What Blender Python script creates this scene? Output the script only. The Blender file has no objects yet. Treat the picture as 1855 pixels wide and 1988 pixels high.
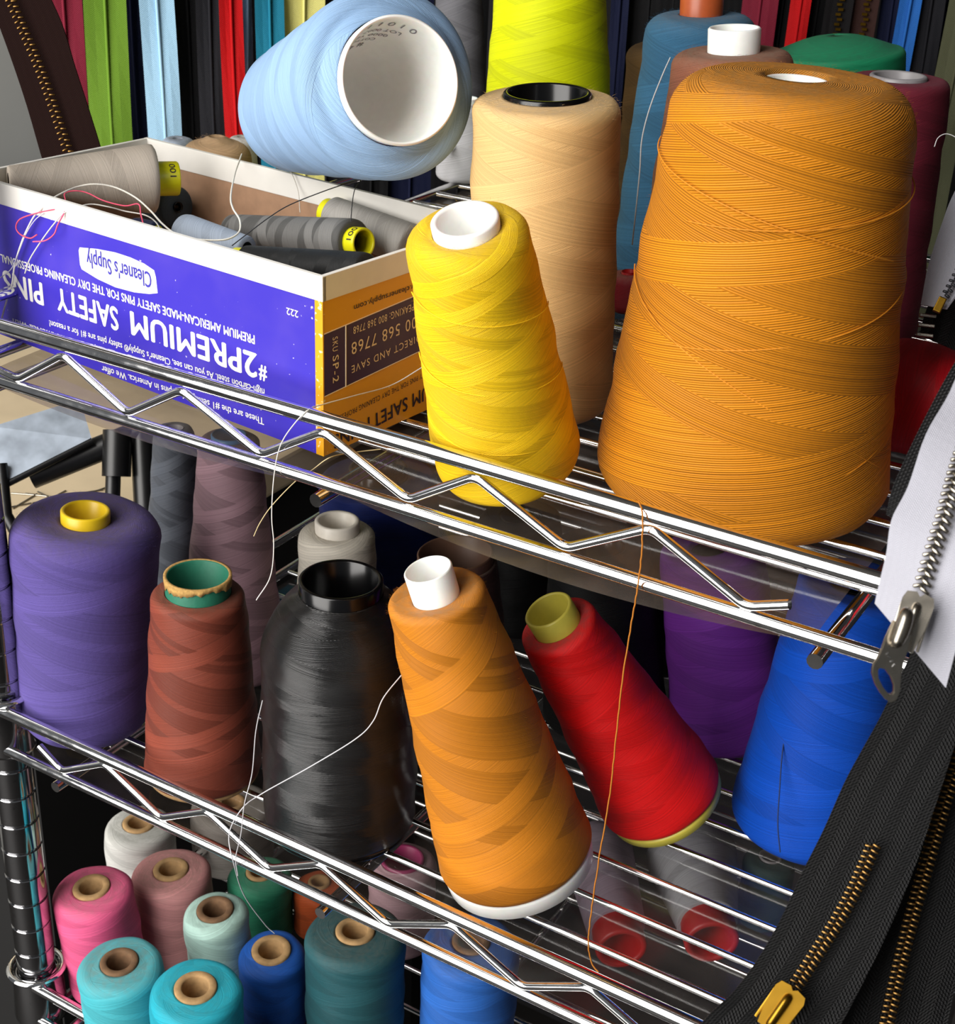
import bpy, bmesh, math, random
from mathutils import Vector, Matrix, Quaternion

random.seed(7)
scene = bpy.context.scene
COL = scene.collection

# ------------------------------------------------------------------ camera
CAM = Vector((0.21972, -0.39534, 0.23602))
RIGHT = Vector((0.853015, 0.520460, 0.038560))
UP = Vector((-0.262507, 0.364031, 0.893628))
FWD = Vector((-0.451060, 0.772401, -0.447148))
cam_data = bpy.data.cameras.new('camera')
cam = bpy.data.objects.new('camera', cam_data)
COL.objects.link(cam)
m = Matrix((RIGHT, UP, -FWD)).transposed().to_4x4()
m.translation = CAM
cam.matrix_world = m
cam_data.sensor_fit = 'HORIZONTAL'
cam_data.sensor_width = 36.0
cam_data.lens = 36.0 * 2900.0 / 1855.0
cam_data.clip_start = 0.02
cam_data.dof.use_dof = True
cam_data.dof.focus_distance = 0.56
cam_data.dof.aperture_fstop = 56.0
scene.camera = cam

# ------------------------------------------------------------------ light
world = bpy.data.worlds.new('world')
scene.world = world
world.use_nodes = True
bg = world.node_tree.nodes['Background']
bg.inputs['Color'].default_value = (0.93, 0.96, 1.0, 1)
bg.inputs['Strength'].default_value = 0.12

def area_light(name, loc, target, sx, sy, power, color):
    d = bpy.data.lights.new(name, 'AREA')
    d.shape = 'RECTANGLE'; d.size = sx; d.size_y = sy
    d.energy = power; d.color = color
    o = bpy.data.objects.new(name, d)
    COL.objects.link(o)
    o.location = loc
    o.rotation_euler = (Vector(target) - Vector(loc)).to_track_quat('-Z', 'Y').to_euler()
    return o
area_light('shop_window_light', (-0.62, -1.48, 0.80), (-0.36, 0.1, 0.30), 1.55, 2.7, 94, (1.0, 0.97, 0.93))

scene.view_settings.view_transform = 'Standard'
scene.view_settings.look = 'None'
scene.view_settings.gamma = 1.0
scene.view_settings.use_curve_mapping = False
scene.view_settings.exposure = 0.06

# ------------------------------------------------------------------ data (world metres)
SP = {
  'orange_big': ((0.05153, 0.08084, 0.00236), (0.01375, 0.00475, 0.99989), 0.14719, 0.05255, 0.03989),
  'yellow': ((-0.01987, 0.03574, 0.01073), (-0.00917, -0.34161, 0.9398), 0.10027, 0.02672, 0.02009),
  'beige': ((-0.04802, 0.10942, 0.003), (-0.01099, -0.04579, 0.99889), 0.12291, 0.02968, 0.02781),
  'neon': ((-0.16189, 0.32011, 0.00326), (-0.03679, -0.0202, 0.99912), 0.18204, 0.03944, 0.02449),
  'steel': ((-0.07449, 0.31642, 0.00349), (-0.04396, -0.01892, 0.99885), 0.12776, 0.03959, 0.02694),
  'brown': ((-0.01479, 0.22062, 0.0045), (-0.06324, -0.02583, 0.99766), 0.12799, 0.04252, 0.0256),
  'tan': ((-0.12719, 0.40064, 0.0037), (-0.06668, -0.03064, 0.9973), 0.09765, 0.02867, 0.02296),
  'green': ((-0.01211, 0.35923, 0.00515), (-0.10086, -0.03448, 0.9943), 0.11127, 0.03326, 0.03383),
  'maroon': ((0.03128, 0.28277, 0.00189), (-0.01066, -0.00301, 0.99994), 0.1172, 0.02583, 0.02326),
  'greydark': ((-0.29841, 0.44534, 0.00204), (-0.01769, -0.01103, 0.99978), 0.13738, 0.02112, 0.01277),
  'palegrey': ((-0.26811, 0.40743, 0.00226), (-0.02983, -0.01848, 0.99938), 0.04645, 0.01889, 0.01593),
  'tan_wool': ((-0.30741, 0.21499, 0.00183), (0.00882, 0.00757, 0.99993), 0.0503, 0.01965, 0.01856),
  'paleblue_w': ((-0.34733, 0.22895, 0.00179), (0.01326, 0.01193, 0.99984), 0.04393, 0.01046, 0.00908),
  'white_w': ((-0.31999, 0.25223, 0.0016), (-0.00036, -0.0003, 1.0), 0.04508, 0.00995, 0.008),
  'darkred_s': ((-0.07134, 0.23978, 0.00223), (-0.05056, -0.02433, 0.99842), 0.01812, 0.01127, 0.00991),
  'purple': ((-0.25115, 0.03587, -0.19197), (0.05598, 0.05499, 0.99692), 0.1113, 0.031, 0.03422),
  'rust': ((-0.17697, 0.03785, -0.19188), (0.01431, 0.01274, 0.99982), 0.09493, 0.02722, 0.02102),
  'black': ((-0.10287, 0.0451, -0.19118), (0.00518, 0.00375, 0.99998), 0.11539, 0.03407, 0.01832),
  'orange_lean': ((-0.01534, 0.05245, -0.17792), (-0.21198, -0.18907, 0.95881), 0.13563, 0.03339, 0.01933),
  'red': ((0.01989, 0.12232, -0.17556), (-0.34565, -0.36904, 0.86275), 0.1107, 0.02836, 0.01702),
  'purple_b': ((0.01938, 0.20789, -0.18832), (-0.18408, -0.09151, 0.97864), 0.10233, 0.02958, 0.02422),
  'blue': ((0.07636, 0.16354, -0.1934), (0.02747, 0.00643, 0.9996), 0.12729, 0.0356, 0.02435),
  'mauve': ((-0.22499, 0.11821, -0.194), (0.01129, 0.00959, 0.99989), 0.13076, 0.02723, 0.01513),
  'grey': ((-0.27529, 0.13067, -0.19375), (0.02592, 0.02339, 0.99939), 0.11862, 0.0187, 0.01061),
  'cream': ((-0.17782, 0.14555, -0.19432), (0.00278, 0.00203, 0.99999), 0.08277, 0.02287, 0.0192),
  'navy': ((-0.1998, 0.21786, -0.19342), (-0.02257, -0.01598, 0.99962), 0.07826, 0.03537, 0.03251),
  'black_back': ((-0.03984, 0.18586, -0.19121), (-0.09003, -0.04789, 0.99479), 0.09585, 0.03133, 0.02465),
  'black_back2': ((-0.12236, 0.24584, -0.19252), (-0.06332, -0.03741, 0.99729), 0.06494, 0.02552, 0.02241),
  'black_back3': ((-0.03715, 0.25765, -0.19187), (-0.08642, -0.03996, 0.99546), 0.08127, 0.02659, 0.02275),
  'brown_core': ((-0.1011, 0.14844, -0.19238), (-0.06446, -0.04276, 0.997), 0.08619, 0.02608, 0.01979),
  'pink': ((-0.25335, 0.0386, -0.3677), (-0.03987, -0.06977, 0.99677), 0.06764, 0.02114, 0.02114),
  'peach': ((-0.24196, 0.08135, -0.36861), (-0.01999, -0.02998, 0.99935), 0.05454, 0.02182, 0.02182),
  'whitegrey': ((-0.29447, 0.10902, -0.3694), (0.0, 0.0, 1.0), 0.04499, 0.02045, 0.02045),
  'mint': ((-0.19671, 0.06629, -0.36838), (0.0, -0.05989, 0.9982), 0.06135, 0.01704, 0.01704),
  'tealgrey': ((-0.20975, 0.00843, -0.36835), (0.0, -0.04994, 0.99875), 0.06321, 0.02107, 0.02107),
  'turq': ((-0.1643, 0.01079, -0.36828), (0.02996, -0.03995, 0.99875), 0.06955, 0.02244, 0.02244),
  'blue_s': ((-0.16242, 0.06812, -0.36792), (0.02989, -0.07971, 0.99637), 0.05032, 0.01735, 0.01735),
  'green_s': ((-0.21193, 0.11785, -0.3694), (0.0, 0.0, 1.0), 0.04147, 0.01803, 0.01803),
  'orange_s': ((-0.18561, 0.13805, -0.3694), (0.0, 0.0, 1.0), 0.03228, 0.01467, 0.01467),
  'dteal': ((-0.11728, 0.07757, -0.3694), (0.0, 0.0, 1.0), 0.07642, 0.02547, 0.02547),
  'blue2': ((-0.066, 0.10607, -0.3694), (0.0, 0.0, 1.0), 0.07408, 0.02469, 0.02469),
  'dark_s': ((-0.14945, 0.03976, -0.3694), (0.0, 0.0, 1.0), 0.02258, 0.00868, 0.00868),
  'magenta': ((-0.14125, 0.15649, -0.3694), (0.0, 0.0, 1.0), 0.05696, 0.01899, 0.01899),
  'grey_s': ((-0.267, 0.15928, -0.3694), (0.0, 0.0, 1.0), 0.03976, 0.02485, 0.02485),
  'dgreen': ((0.02623, 0.28997, -0.3694), (0.0, 0.0, 1.0), 0.04486, 0.01495, 0.01495),
  'lightblue': ((-0.09661, 0.07066, 0.13005), (-0.79879, 0.53293, -0.27914), 0.1182, 0.03509, 0.02714),
  'red_lying': ((0.19, 0.15, 0.0258), (-0.99879, 0.04459, -0.02051), 0.11214, 0.0242, 0.0219),
  'bx_beige': ((-0.2447, 0.10039, 0.06468), (-0.59864, -0.79969, 0.04609), 0.06295, 0.01523, 0.00646),
  'bx_slate': ((-0.24866, 0.1189, 0.04723), (-0.98137, 0.15299, -0.11619), 0.02017, 0.00956, 0.00875),
  'bx_bluegrey': ((-0.20883, 0.07852, 0.05135), (0.98676, -0.15384, 0.05137), 0.04012, 0.00819, 0.00533),
  'bx_grey': ((-0.12526, 0.08683, 0.06087), (-0.96421, 0.21192, -0.15931), 0.08184, 0.00941, 0.00684),
  'bx_black': ((-0.15721, 0.05701, 0.05415), (0.97981, -0.13314, 0.14916), 0.06669, 0.00621, 0.00772),
  'bx_light': ((-0.15616, 0.11371, 0.06141), (0.98608, -0.12566, -0.10885), 0.04567, 0.00773, 0.00938),
  'bx_navy': ((-0.20947, 0.0625, 0.05572), (-0.96776, 0.22315, -0.11682), 0.01656, 0.0039, 0.00396),
  'redcore_a': ((-0.02763, 0.20139, -0.3394), (-0.60406, 0.79478, 0.05862), 0.06824, 0.0166, 0.02083),
  'redcore_b': ((0.01246, 0.23472, -0.3394), (-0.56067, 0.82519, 0.06861), 0.0583, 0.0179, 0.02693),
}
PT = {
  't_white_rail': [[-0.0733, 0.06, 0.0273], [-0.0813, 0.05, 0.0209], [-0.084, 0.03, 0.0225], [-0.0855, 0.012, 0.0245], [-0.0822, -0.001, 0.0277], [-0.0865, -0.0045, 0.0218], [-0.0926, -0.0045, 0.0121], [-0.0958, -0.0045, -0.0002], [-0.0975, -0.0045, -0.0177], [-0.0969, -0.0045, -0.0306], [-0.099, -0.0045, -0.0446], [-0.1062, -0.0045, -0.0572]],
  't_cream': [[-0.0741, 0.0329, 0.002], [-0.0809, 0.0257, 0.0015], [-0.0779, 0.006, 0.0075], [-0.0862, 0.006, 0.0002], [-0.0947, 0.006, -0.0073], [-0.1059, 0.006, -0.0205], [-0.1119, 0.006, -0.0296], [-0.1152, 0.006, -0.0364]],
  't_orange': [[0.0455, 0.004, 0.0266], [0.049, -0.001, 0.0282], [0.0518, -0.0045, 0.0264], [0.0527, -0.0045, 0.0156], [0.0528, -0.0045, 0.0044], [0.0521, -0.0045, -0.0073], [0.0508, -0.0045, -0.0275], [0.0502, -0.0045, -0.0525], [0.0499, -0.0045, -0.0829], [0.0482, -0.0045, -0.1109], [0.0471, -0.0045, -0.1352], [0.047, -0.0045, -0.1525], [0.0488, -0.0035, -0.1624], [0.0517, -0.0035, -0.1652]],
  't_lower1': [[-0.0558, 0.0231, -0.0871], [-0.0579, 0.0129, -0.0937], [-0.0599, 0.0089, -0.1032], [-0.065, 0.0039, -0.111], [-0.0818, -0.0045, -0.1266], [-0.1116, 0.002, -0.1563], [-0.1181, -0.004, -0.1634], [-0.1259, -0.004, -0.1806], [-0.1238, -0.004, -0.1965], [-0.1419, 0.023, -0.2421], [-0.1477, 0.0441, -0.2781], [-0.1461, 0.0491, -0.2867]],
  't_lower2': [[-0.1134, 0.006, -0.1123], [-0.1158, 0.004, -0.1275], [-0.1152, 0.0, -0.1459], [-0.1157, -0.005, -0.159], [-0.1184, -0.005, -0.1765], [-0.1218, -0.005, -0.1907], [-0.122, -0.004, -0.2014]],
  't_white_hang': [[-0.0517, 0.2176, 0.1261], [-0.0506, 0.2079, 0.1193], [-0.0493, 0.1958, 0.1083], [-0.0474, 0.1865, 0.0971], [-0.0439, 0.1795, 0.0859], [-0.0403, 0.1713, 0.0727], [-0.0367, 0.1627, 0.0587]],
  't_arc': [[0.0672, 0.2171, 0.1059], [0.0675, 0.2191, 0.1091], [0.0699, 0.2214, 0.1107], [0.0739, 0.223, 0.1094], [0.079, 0.2237, 0.1055]],
  't_blue': [[0.0661, 0.1422, -0.1296], [0.0686, 0.1329, -0.1394], [0.0726, 0.1241, -0.1541], [0.0755, 0.1189, -0.1659], [0.0793, 0.1158, -0.1774]],
  'b_white1': [[-0.2758, 0.0313, 0.0083], [-0.2704, 0.0312, 0.0196], [-0.2654, 0.0312, 0.0291], [-0.2618, 0.0308, 0.0388], [-0.2546, 0.03, 0.0512], [-0.2471, 0.0297, 0.0615], [-0.2438, 0.0309, 0.0652], [-0.2403, 0.0336, 0.0694], [-0.2404, 0.0416, 0.0711], [-0.2404, 0.0497, 0.0718], [-0.2361, 0.0552, 0.0725], [-0.2301, 0.0606, 0.0711], [-0.221, 0.0627, 0.068], [-0.2121, 0.0618, 0.0642], [-0.202, 0.0577, 0.0613], [-0.1904, 0.0524, 0.0604], [-0.1816, 0.0515, 0.0602], [-0.175, 0.0549, 0.0598], [-0.1678, 0.0581, 0.0608], [-0.1664, 0.064, 0.0626], [-0.1702, 0.0694, 0.0657], [-0.1787, 0.0754, 0.068], [-0.189, 0.0865, 0.069], [-0.2047, 0.1082, 0.0717], [-0.218, 0.1293, 0.0746]],
  'b_white2': [[-0.2555, 0.0301, 0.0362], [-0.2512, 0.0297, 0.0433], [-0.2419, 0.0287, 0.0534], [-0.2337, 0.0283, 0.0617], [-0.2284, 0.0293, 0.067], [-0.2251, 0.034, 0.0691], [-0.223, 0.0398, 0.0694], [-0.2175, 0.0442, 0.0682], [-0.2138, 0.0489, 0.0662], [-0.2048, 0.051, 0.0657], [-0.2005, 0.0525, 0.0632], [-0.1977, 0.0522, 0.06]],
  'b_white3': [[-0.2728, 0.0314, 0.0303], [-0.2643, 0.0306, 0.0362], [-0.2584, 0.0299, 0.044], [-0.2522, 0.0298, 0.0538], [-0.2459, 0.0296, 0.0609], [-0.2414, 0.0307, 0.0644]],
  'b_pink': [[-0.2436, 0.0279, 0.0556], [-0.2485, 0.0284, 0.0531], [-0.255, 0.0291, 0.0535], [-0.2572, 0.0293, 0.056], [-0.254, 0.029, 0.06], [-0.2462, 0.0292, 0.0635], [-0.2373, 0.0302, 0.0665], [-0.2316, 0.0336, 0.068], [-0.2422, 0.0438, 0.067], [-0.2445, 0.0461, 0.0691], [-0.2419, 0.0498, 0.0698], [-0.2365, 0.0513, 0.0694], [-0.2266, 0.0502, 0.0681], [-0.2136, 0.0488, 0.0685], [-0.2052, 0.048, 0.0708], [-0.2019, 0.0456, 0.0677], [-0.1963, 0.041, 0.0648]],
  'b_pink2': [[-0.2467, 0.0282, 0.052], [-0.2387, 0.0274, 0.0541], [-0.2324, 0.0267, 0.0581], [-0.2305, 0.0275, 0.0624], [-0.2284, 0.0293, 0.067], [-0.2316, 0.0336, 0.068]],
  'b_dark1': [[-0.15, 0.0402, 0.0656], [-0.1506, 0.0503, 0.0679], [-0.1499, 0.0623, 0.0716], [-0.1507, 0.0774, 0.0737], [-0.1509, 0.1006, 0.0746], [-0.1501, 0.1176, 0.075], [-0.1477, 0.1229, 0.0756]],
  'b_dark2': [[-0.1477, 0.1229, 0.0756], [-0.1429, 0.1118, 0.0744], [-0.1326, 0.0956, 0.0731], [-0.1216, 0.0794, 0.0715]],
  'b_white4': [[-0.1926, 0.1261, 0.0765], [-0.1849, 0.1228, 0.0727], [-0.1797, 0.1207, 0.0658], [-0.1703, 0.1097, 0.0603]],
  'z_white': [[[0.1447, -0.0245, 0.1249], [0.17, -0.0255, 0.1199]], [[0.1472, -0.0458, 0.1079], [0.1712, -0.0479, 0.1024]], [[0.1463, -0.0618, 0.099], [0.1699, -0.0603, 0.0934]], [[0.1468, -0.0722, 0.0895], [0.1686, -0.0713, 0.0869]], [[0.146, -0.0788, 0.0834], [0.1676, -0.0783, 0.0803]], [[0.1472, -0.0831, 0.0769], [0.1674, -0.0837, 0.0734]], [[0.1476, -0.0861, 0.0714], [0.1678, -0.0886, 0.0624]], [[0.1478, -0.0878, 0.066], [0.1679, -0.0917, 0.0524]]],
  'zc_white': [[0.1548, -0.0326, 0.1186], [0.1555, -0.0534, 0.1042], [0.1559, -0.0653, 0.0967], [0.1566, -0.0723, 0.0917], [0.1571, -0.0767, 0.087], [0.1572, -0.0821, 0.0798], [0.1573, -0.0873, 0.0718]],
  'slider': [[0.1579, -0.0907, 0.0709], [0.1576, -0.0965, 0.0612]],
  'puller': [[0.1572, -0.1043, 0.0626], [0.1576, -0.1084, 0.0552]],
  'z_black_side': [[[0.1453, -0.01, 0.1157], [0.156, -0.0118, 0.113]], [[0.142, -0.0247, 0.1047], [0.1563, -0.0293, 0.1004]], [[0.1398, -0.0386, 0.0919], [0.153, -0.0429, 0.0891]], [[0.1387, -0.0514, 0.0799], [0.152, -0.055, 0.0781]], [[0.1393, -0.0562, 0.0734], [0.1526, -0.0597, 0.0717]]],
  'z_black_a': [[[0.1502, -0.0408, 0.0352], [0.1656, -0.0405, 0.0358]], [[0.148, -0.0493, 0.0228], [0.1663, -0.0471, 0.0237]], [[0.1466, -0.0548, 0.0147], [0.1664, -0.052, 0.0152]], [[0.1447, -0.0606, 0.0066], [0.1664, -0.0569, 0.0067]], [[0.1431, -0.0658, -0.0009], [0.1662, -0.0619, -0.0018]], [[0.1417, -0.0731, -0.012], [0.166, -0.0684, -0.0127]], [[0.1397, -0.0808, -0.0232], [0.1652, -0.0748, -0.023]], [[0.1383, -0.0873, -0.0332], [0.1639, -0.0815, -0.0334]], [[0.1358, -0.0947, -0.0434], [0.1622, -0.0882, -0.0431]], [[0.1326, -0.1011, -0.0513], [0.1603, -0.0946, -0.0523]], [[0.1293, -0.1058, -0.056], [0.1578, -0.1014, -0.0615]], [[0.1258, -0.1114, -0.0621], [0.1553, -0.1071, -0.0689]]],
  'zc_black_a': [[0.1551, -0.0731, -0.0111], [0.1545, -0.077, -0.0171], [0.1537, -0.0807, -0.0226], [0.1522, -0.0854, -0.0294], [0.1502, -0.0903, -0.0358], [0.1483, -0.095, -0.0419], [0.1459, -0.1007, -0.0493]],
  'slider_a': [[0.1473, -0.1005, -0.0448], [0.1444, -0.1067, -0.0528]],
  'z_black_b': [[[0.1523, -0.0368, 0.0243], [0.1795, -0.0265, 0.019]], [[0.1541, -0.0452, 0.008], [0.1813, -0.0349, 0.0029]], [[0.1557, -0.0544, -0.0095], [0.1815, -0.0434, -0.0121]], [[0.1566, -0.064, -0.027], [0.1818, -0.0527, -0.0283]], [[0.1567, -0.0712, -0.0396], [0.1813, -0.0595, -0.0396]], [[0.1568, -0.0784, -0.0521], [0.1816, -0.0658, -0.0508]], [[0.1576, -0.0866, -0.0671], [0.1832, -0.0735, -0.0657]]],
  'zc_black_b': [[0.1668, -0.0384, 0.0191], [0.1668, -0.0442, 0.0092], [0.1668, -0.05, -0.0007], [0.1669, -0.0556, -0.0106], [0.1672, -0.0622, -0.0223], [0.1675, -0.0685, -0.0335], [0.1682, -0.0752, -0.0458], [0.1694, -0.0828, -0.06]],
  'z_white_top': [[[0.0993, 0.1538, 0.1209], [0.116, 0.1495, 0.1188]], [[0.0954, 0.1436, 0.1071], [0.113, 0.1383, 0.1025]], [[0.0945, 0.1366, 0.0959], [0.1105, 0.1311, 0.0926]], [[0.0944, 0.1288, 0.0826], [0.1095, 0.1248, 0.0828]], [[0.0958, 0.1228, 0.0708], [0.1059, 0.117, 0.0729]]],
  'zc_white_top': [[0.1082, 0.1317, 0.0994], [0.1072, 0.1255, 0.0896], [0.1059, 0.1205, 0.0823], [0.1047, 0.117, 0.0774]],
  'z_black_top': [[[0.0935, 0.1551, 0.0954], [0.1131, 0.1594, 0.0942]], [[0.0959, 0.1448, 0.0751], [0.1158, 0.1493, 0.0741]], [[0.0943, 0.1379, 0.0648], [0.1165, 0.1419, 0.0606]], [[0.0944, 0.133, 0.0563], [0.1162, 0.1359, 0.0505]]],
  'stop_top': [[0.1046, 0.1149, 0.0773], [0.1038, 0.1118, 0.0728]],
  'buckle': [[0.0965, 0.1322, 0.0639], [0.0976, 0.1285, 0.0564]],
  'z_brown': [[[-0.3922, 0.1413, 0.1366], [-0.3617, 0.1513, 0.1386]], [[-0.3769, 0.1374, 0.1143], [-0.3449, 0.1484, 0.1167]], [[-0.3638, 0.1334, 0.0943], [-0.3329, 0.1438, 0.0968]], [[-0.3528, 0.1295, 0.0764], [-0.3221, 0.1399, 0.0791]], [[-0.3412, 0.1246, 0.0563], [-0.3102, 0.1353, 0.0591]], [[-0.3281, 0.1193, 0.0339], [-0.2976, 0.1299, 0.037]]],
  'zc_brown': [[-0.3778, 0.1415, 0.1379], [-0.3612, 0.1377, 0.1148], [-0.3479, 0.1347, 0.0961], [-0.3364, 0.1311, 0.0784], [-0.3241, 0.1268, 0.0585], [-0.3141, 0.1237, 0.043]],
  'bg': [['maroon', -0.5146, 0.2981, -0.4995, 0.3158, 0.1285, -0.1375], ['white', -0.5053, 0.3189, -0.5024, 0.3223, 0.1276, -0.1419], ['green', -0.492, 0.3098, -0.4749, 0.3297, 0.1297, -0.1488], ['navy', -0.4877, 0.3393, -0.4794, 0.3489, 0.1279, -0.1439], ['light blue', -0.4699, 0.3356, -0.4556, 0.3522, 0.1299, -0.1386], ['black', -0.4645, 0.3611, -0.4536, 0.3735, 0.1285, -0.145], ['charcoal', -0.4482, 0.3654, -0.4369, 0.3783, 0.1297, -0.1426], ['red', -0.4349, 0.3734, -0.425, 0.3846, 0.1302, -0.142], ['pale blue', -0.4374, 0.3965, -0.4324, 0.402, 0.1283, -0.1496], ['black', -0.4294, 0.3962, -0.4249, 0.4012, 0.129, -0.1477], ['teal', -0.4207, 0.3919, -0.4082, 0.406, 0.1303, -0.1442], ['pale yellow', -0.4132, 0.4096, -0.3946, 0.4303, 0.1299, -0.1477], ['charcoal', -0.3998, 0.4361, -0.3857, 0.4516, 0.1292, -0.1526], ['black', -0.3829, 0.4478, -0.3663, 0.466, 0.1299, -0.1522], ['navy', -0.369, 0.4698, -0.3471, 0.4936, 0.1298, -0.1555], ['black', -0.3458, 0.4883, -0.3198, 0.5162, 0.1307, -0.1556], ['navy', -0.2264, 0.5088, -0.2157, 0.5133, 0.139, -0.1113], ['black', -0.2206, 0.5197, -0.1931, 0.5314, 0.1392, -0.1127], ['black', -0.1937, 0.5328, -0.1512, 0.5507, 0.1409, -0.1102], ['maroon', -0.1501, 0.5409, -0.1293, 0.5496, 0.1437, -0.1036], ['black', -0.1332, 0.5583, -0.1236, 0.5623, 0.1437, -0.105], ['red', -0.1216, 0.5511, -0.1098, 0.556, 0.1452, -0.1005], ['black', -0.1146, 0.5661, -0.1033, 0.5708, 0.1448, -0.1032], ['gold black', -0.1003, 0.56, -0.0845, 0.5665, 0.1465, -0.0983], ['gold brown', -0.0861, 0.5694, -0.0708, 0.5757, 0.1471, -0.0978], ['navy', -0.0737, 0.5831, -0.0605, 0.5886, 0.1472, -0.0991], ['royal blue', -0.0599, 0.575, -0.0474, 0.5801, 0.1489, -0.0938], ['charcoal', -0.0504, 0.5841, -0.0348, 0.5905, 0.1492, -0.0943], ['navy', -0.0386, 0.5977, -0.031, 0.6008, 0.1492, -0.0957], ['olive', -0.032, 0.5847, -0.0106, 0.5935, 0.1509, -0.0904]],
}
MPL = [(-0.4195, 0.1414, -0.1153), (-0.3911, 0.1833, -0.1052), (-0.3688, 0.1686, -0.1195), (-0.3943, 0.1238, -0.1376)]
MBARS = [('arm', [(-0.3973, 0.1462, -0.1428), (-0.3536, 0.1978, -0.1202)], 0.0075), ('needle_bar', [(-0.3646, 0.1822, -0.1226), (-0.3546, 0.1663, -0.1601)], 0.0045), ('column', [(-0.3559, 0.1961, -0.1186), (-0.3391, 0.1779, -0.167)], 0.007), ('boss', [(-0.3629, 0.1835, -0.1177), (-0.3563, 0.1733, -0.1417)], 0.0085), ('lever', [(-0.3987, 0.127, -0.1277), (-0.3885, 0.1179, -0.1537), (-0.3777, 0.1168, -0.1664)], 0.0035)]
LBT, LBF = 2.0, 1


# ------------------------------------------------------------------ helpers
def lin(h):
    h = h.lstrip('#')
    c = [int(h[i:i+2], 16) / 255 for i in (0, 2, 4)]
    return tuple((x / 12.92 if x <= .04045 else ((x + .055) / 1.055) ** 2.4) for x in c) + (1.0,)

def obj(name, me, mat=None, parent=None, loc=None):
    o = bpy.data.objects.new(name, me)
    COL.objects.link(o)
    if mat is not None and me is not None and not me.materials:
        me.materials.append(mat)
    if parent is not None:
        o.parent = parent
    if loc is not None:
        o.location = loc
    return o

def empty(name, loc=(0, 0, 0), rot=None):
    o = bpy.data.objects.new(name, None)
    o.empty_display_size = 0.01
    COL.objects.link(o)
    o.location = loc
    if rot is not None:
        o.rotation_mode = 'QUATERNION'
        o.rotation_quaternion = rot
    return o

def tag(o, label=None, cat=None, group=None, kind=None):
    if label: o['label'] = label
    if cat: o['category'] = cat
    if group: o['group'] = group
    if kind: o['kind'] = kind
    return o

def mesh(name, verts, faces, smooth=False, uvs=None):
    me = bpy.data.meshes.new(name)
    me.from_pydata([tuple(v) for v in verts], [], faces)
    if uvs is not None:
        ul = me.uv_layers.new(name='UVMap')
        i = 0
        for f in uvs:
            for c in f:
                ul.data[i].uv = c
                i += 1
    if smooth:
        for p in me.polygons:
            p.use_smooth = True
    me.update()
    return me

def box_verts(x0, x1, y0, y1, z0, z1):
    v = [(x0,y0,z0),(x1,y0,z0),(x1,y1,z0),(x0,y1,z0),(x0,y0,z1),(x1,y0,z1),(x1,y1,z1),(x0,y1,z1)]
    f = [(0,3,2,1),(4,5,6,7),(0,1,5,4),(1,2,6,5),(2,3,7,6),(3,0,4,7)]
    return v, f

def box_mesh(name, x0, x1, y0, y1, z0, z1, bevel=0.0):
    v, f = box_verts(x0, x1, y0, y1, z0, z1)
    me = mesh(name, v, f)
    if bevel:
        bm = bmesh.new(); bm.from_mesh(me)
        bmesh.ops.bevel(bm, geom=bm.edges[:], offset=bevel, segments=2, affect='EDGES', profile=.6)
        bm.to_mesh(me); bm.free()
    return me

def smooth_path(pts, n=8):
    pts = [Vector(p) for p in pts]
    if len(pts) < 3:
        return pts
    out = []
    P = [pts[0] * 2 - pts[1]] + pts + [pts[-1] * 2 - pts[-2]]
    for i in range(1, len(P) - 2):
        a, b, c, d = P[i-1], P[i], P[i+1], P[i+2]
        for k in range(n):
            t = k / n
            out.append(0.5 * ((2*b) + (c-a)*t + (2*a-5*b+4*c-d)*t*t + (3*b-a-3*c+d)*t*t*t))
    out.append(pts[-1])
    return out

def tube_mesh(name, pts, r, seg=8, cap=True):
    pts = [Vector(p) for p in pts]
    n = len(pts)
    verts, faces = [], []
    t0 = (pts[1] - pts[0]).normalized()
    ref = Vector((0, 0, 1)) if abs(t0.z) < .9 else Vector((0, 1, 0))
    e1 = t0.cross(ref).normalized()
    for i in range(n):
        if i == 0: t = pts[1] - pts[0]
        elif i == n - 1: t = pts[-1] - pts[-2]
        else: t = (pts[i+1] - pts[i]).normalized() + (pts[i] - pts[i-1]).normalized()
        t.normalize()
        e1 = (e1 - t * e1.dot(t)).normalized()
        e2 = t.cross(e1)
        k = 1.0
        if 0 < i < n - 1:
            c = (pts[i+1] - pts[i]).normalized().dot(t)
            k = 1.0 / max(c, .5)
        rr = r(i / (n - 1)) if callable(r) else r
        for j in range(seg):
            a = 2 * math.pi * j / seg
            verts.append(pts[i] + (e1 * math.cos(a) + e2 * math.sin(a)) * rr)
    for i in range(n - 1):
        for j in range(seg):
            a = i*seg + j; b = i*seg + (j+1) % seg
            faces.append((a, b, b + seg, a + seg))
    if cap:
        k = len(verts)
        verts += verts[:seg] + verts[(n-1)*seg:n*seg]        # caps keep their own vertices
        faces.append(tuple(range(k, k + seg))[::-1])
        faces.append(tuple(range(k + seg, k + 2*seg)))
    me = mesh(name, verts, faces)
    for p in me.polygons:
        p.use_smooth = len(p.vertices) == 4 or seg < 5
    return me

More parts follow.
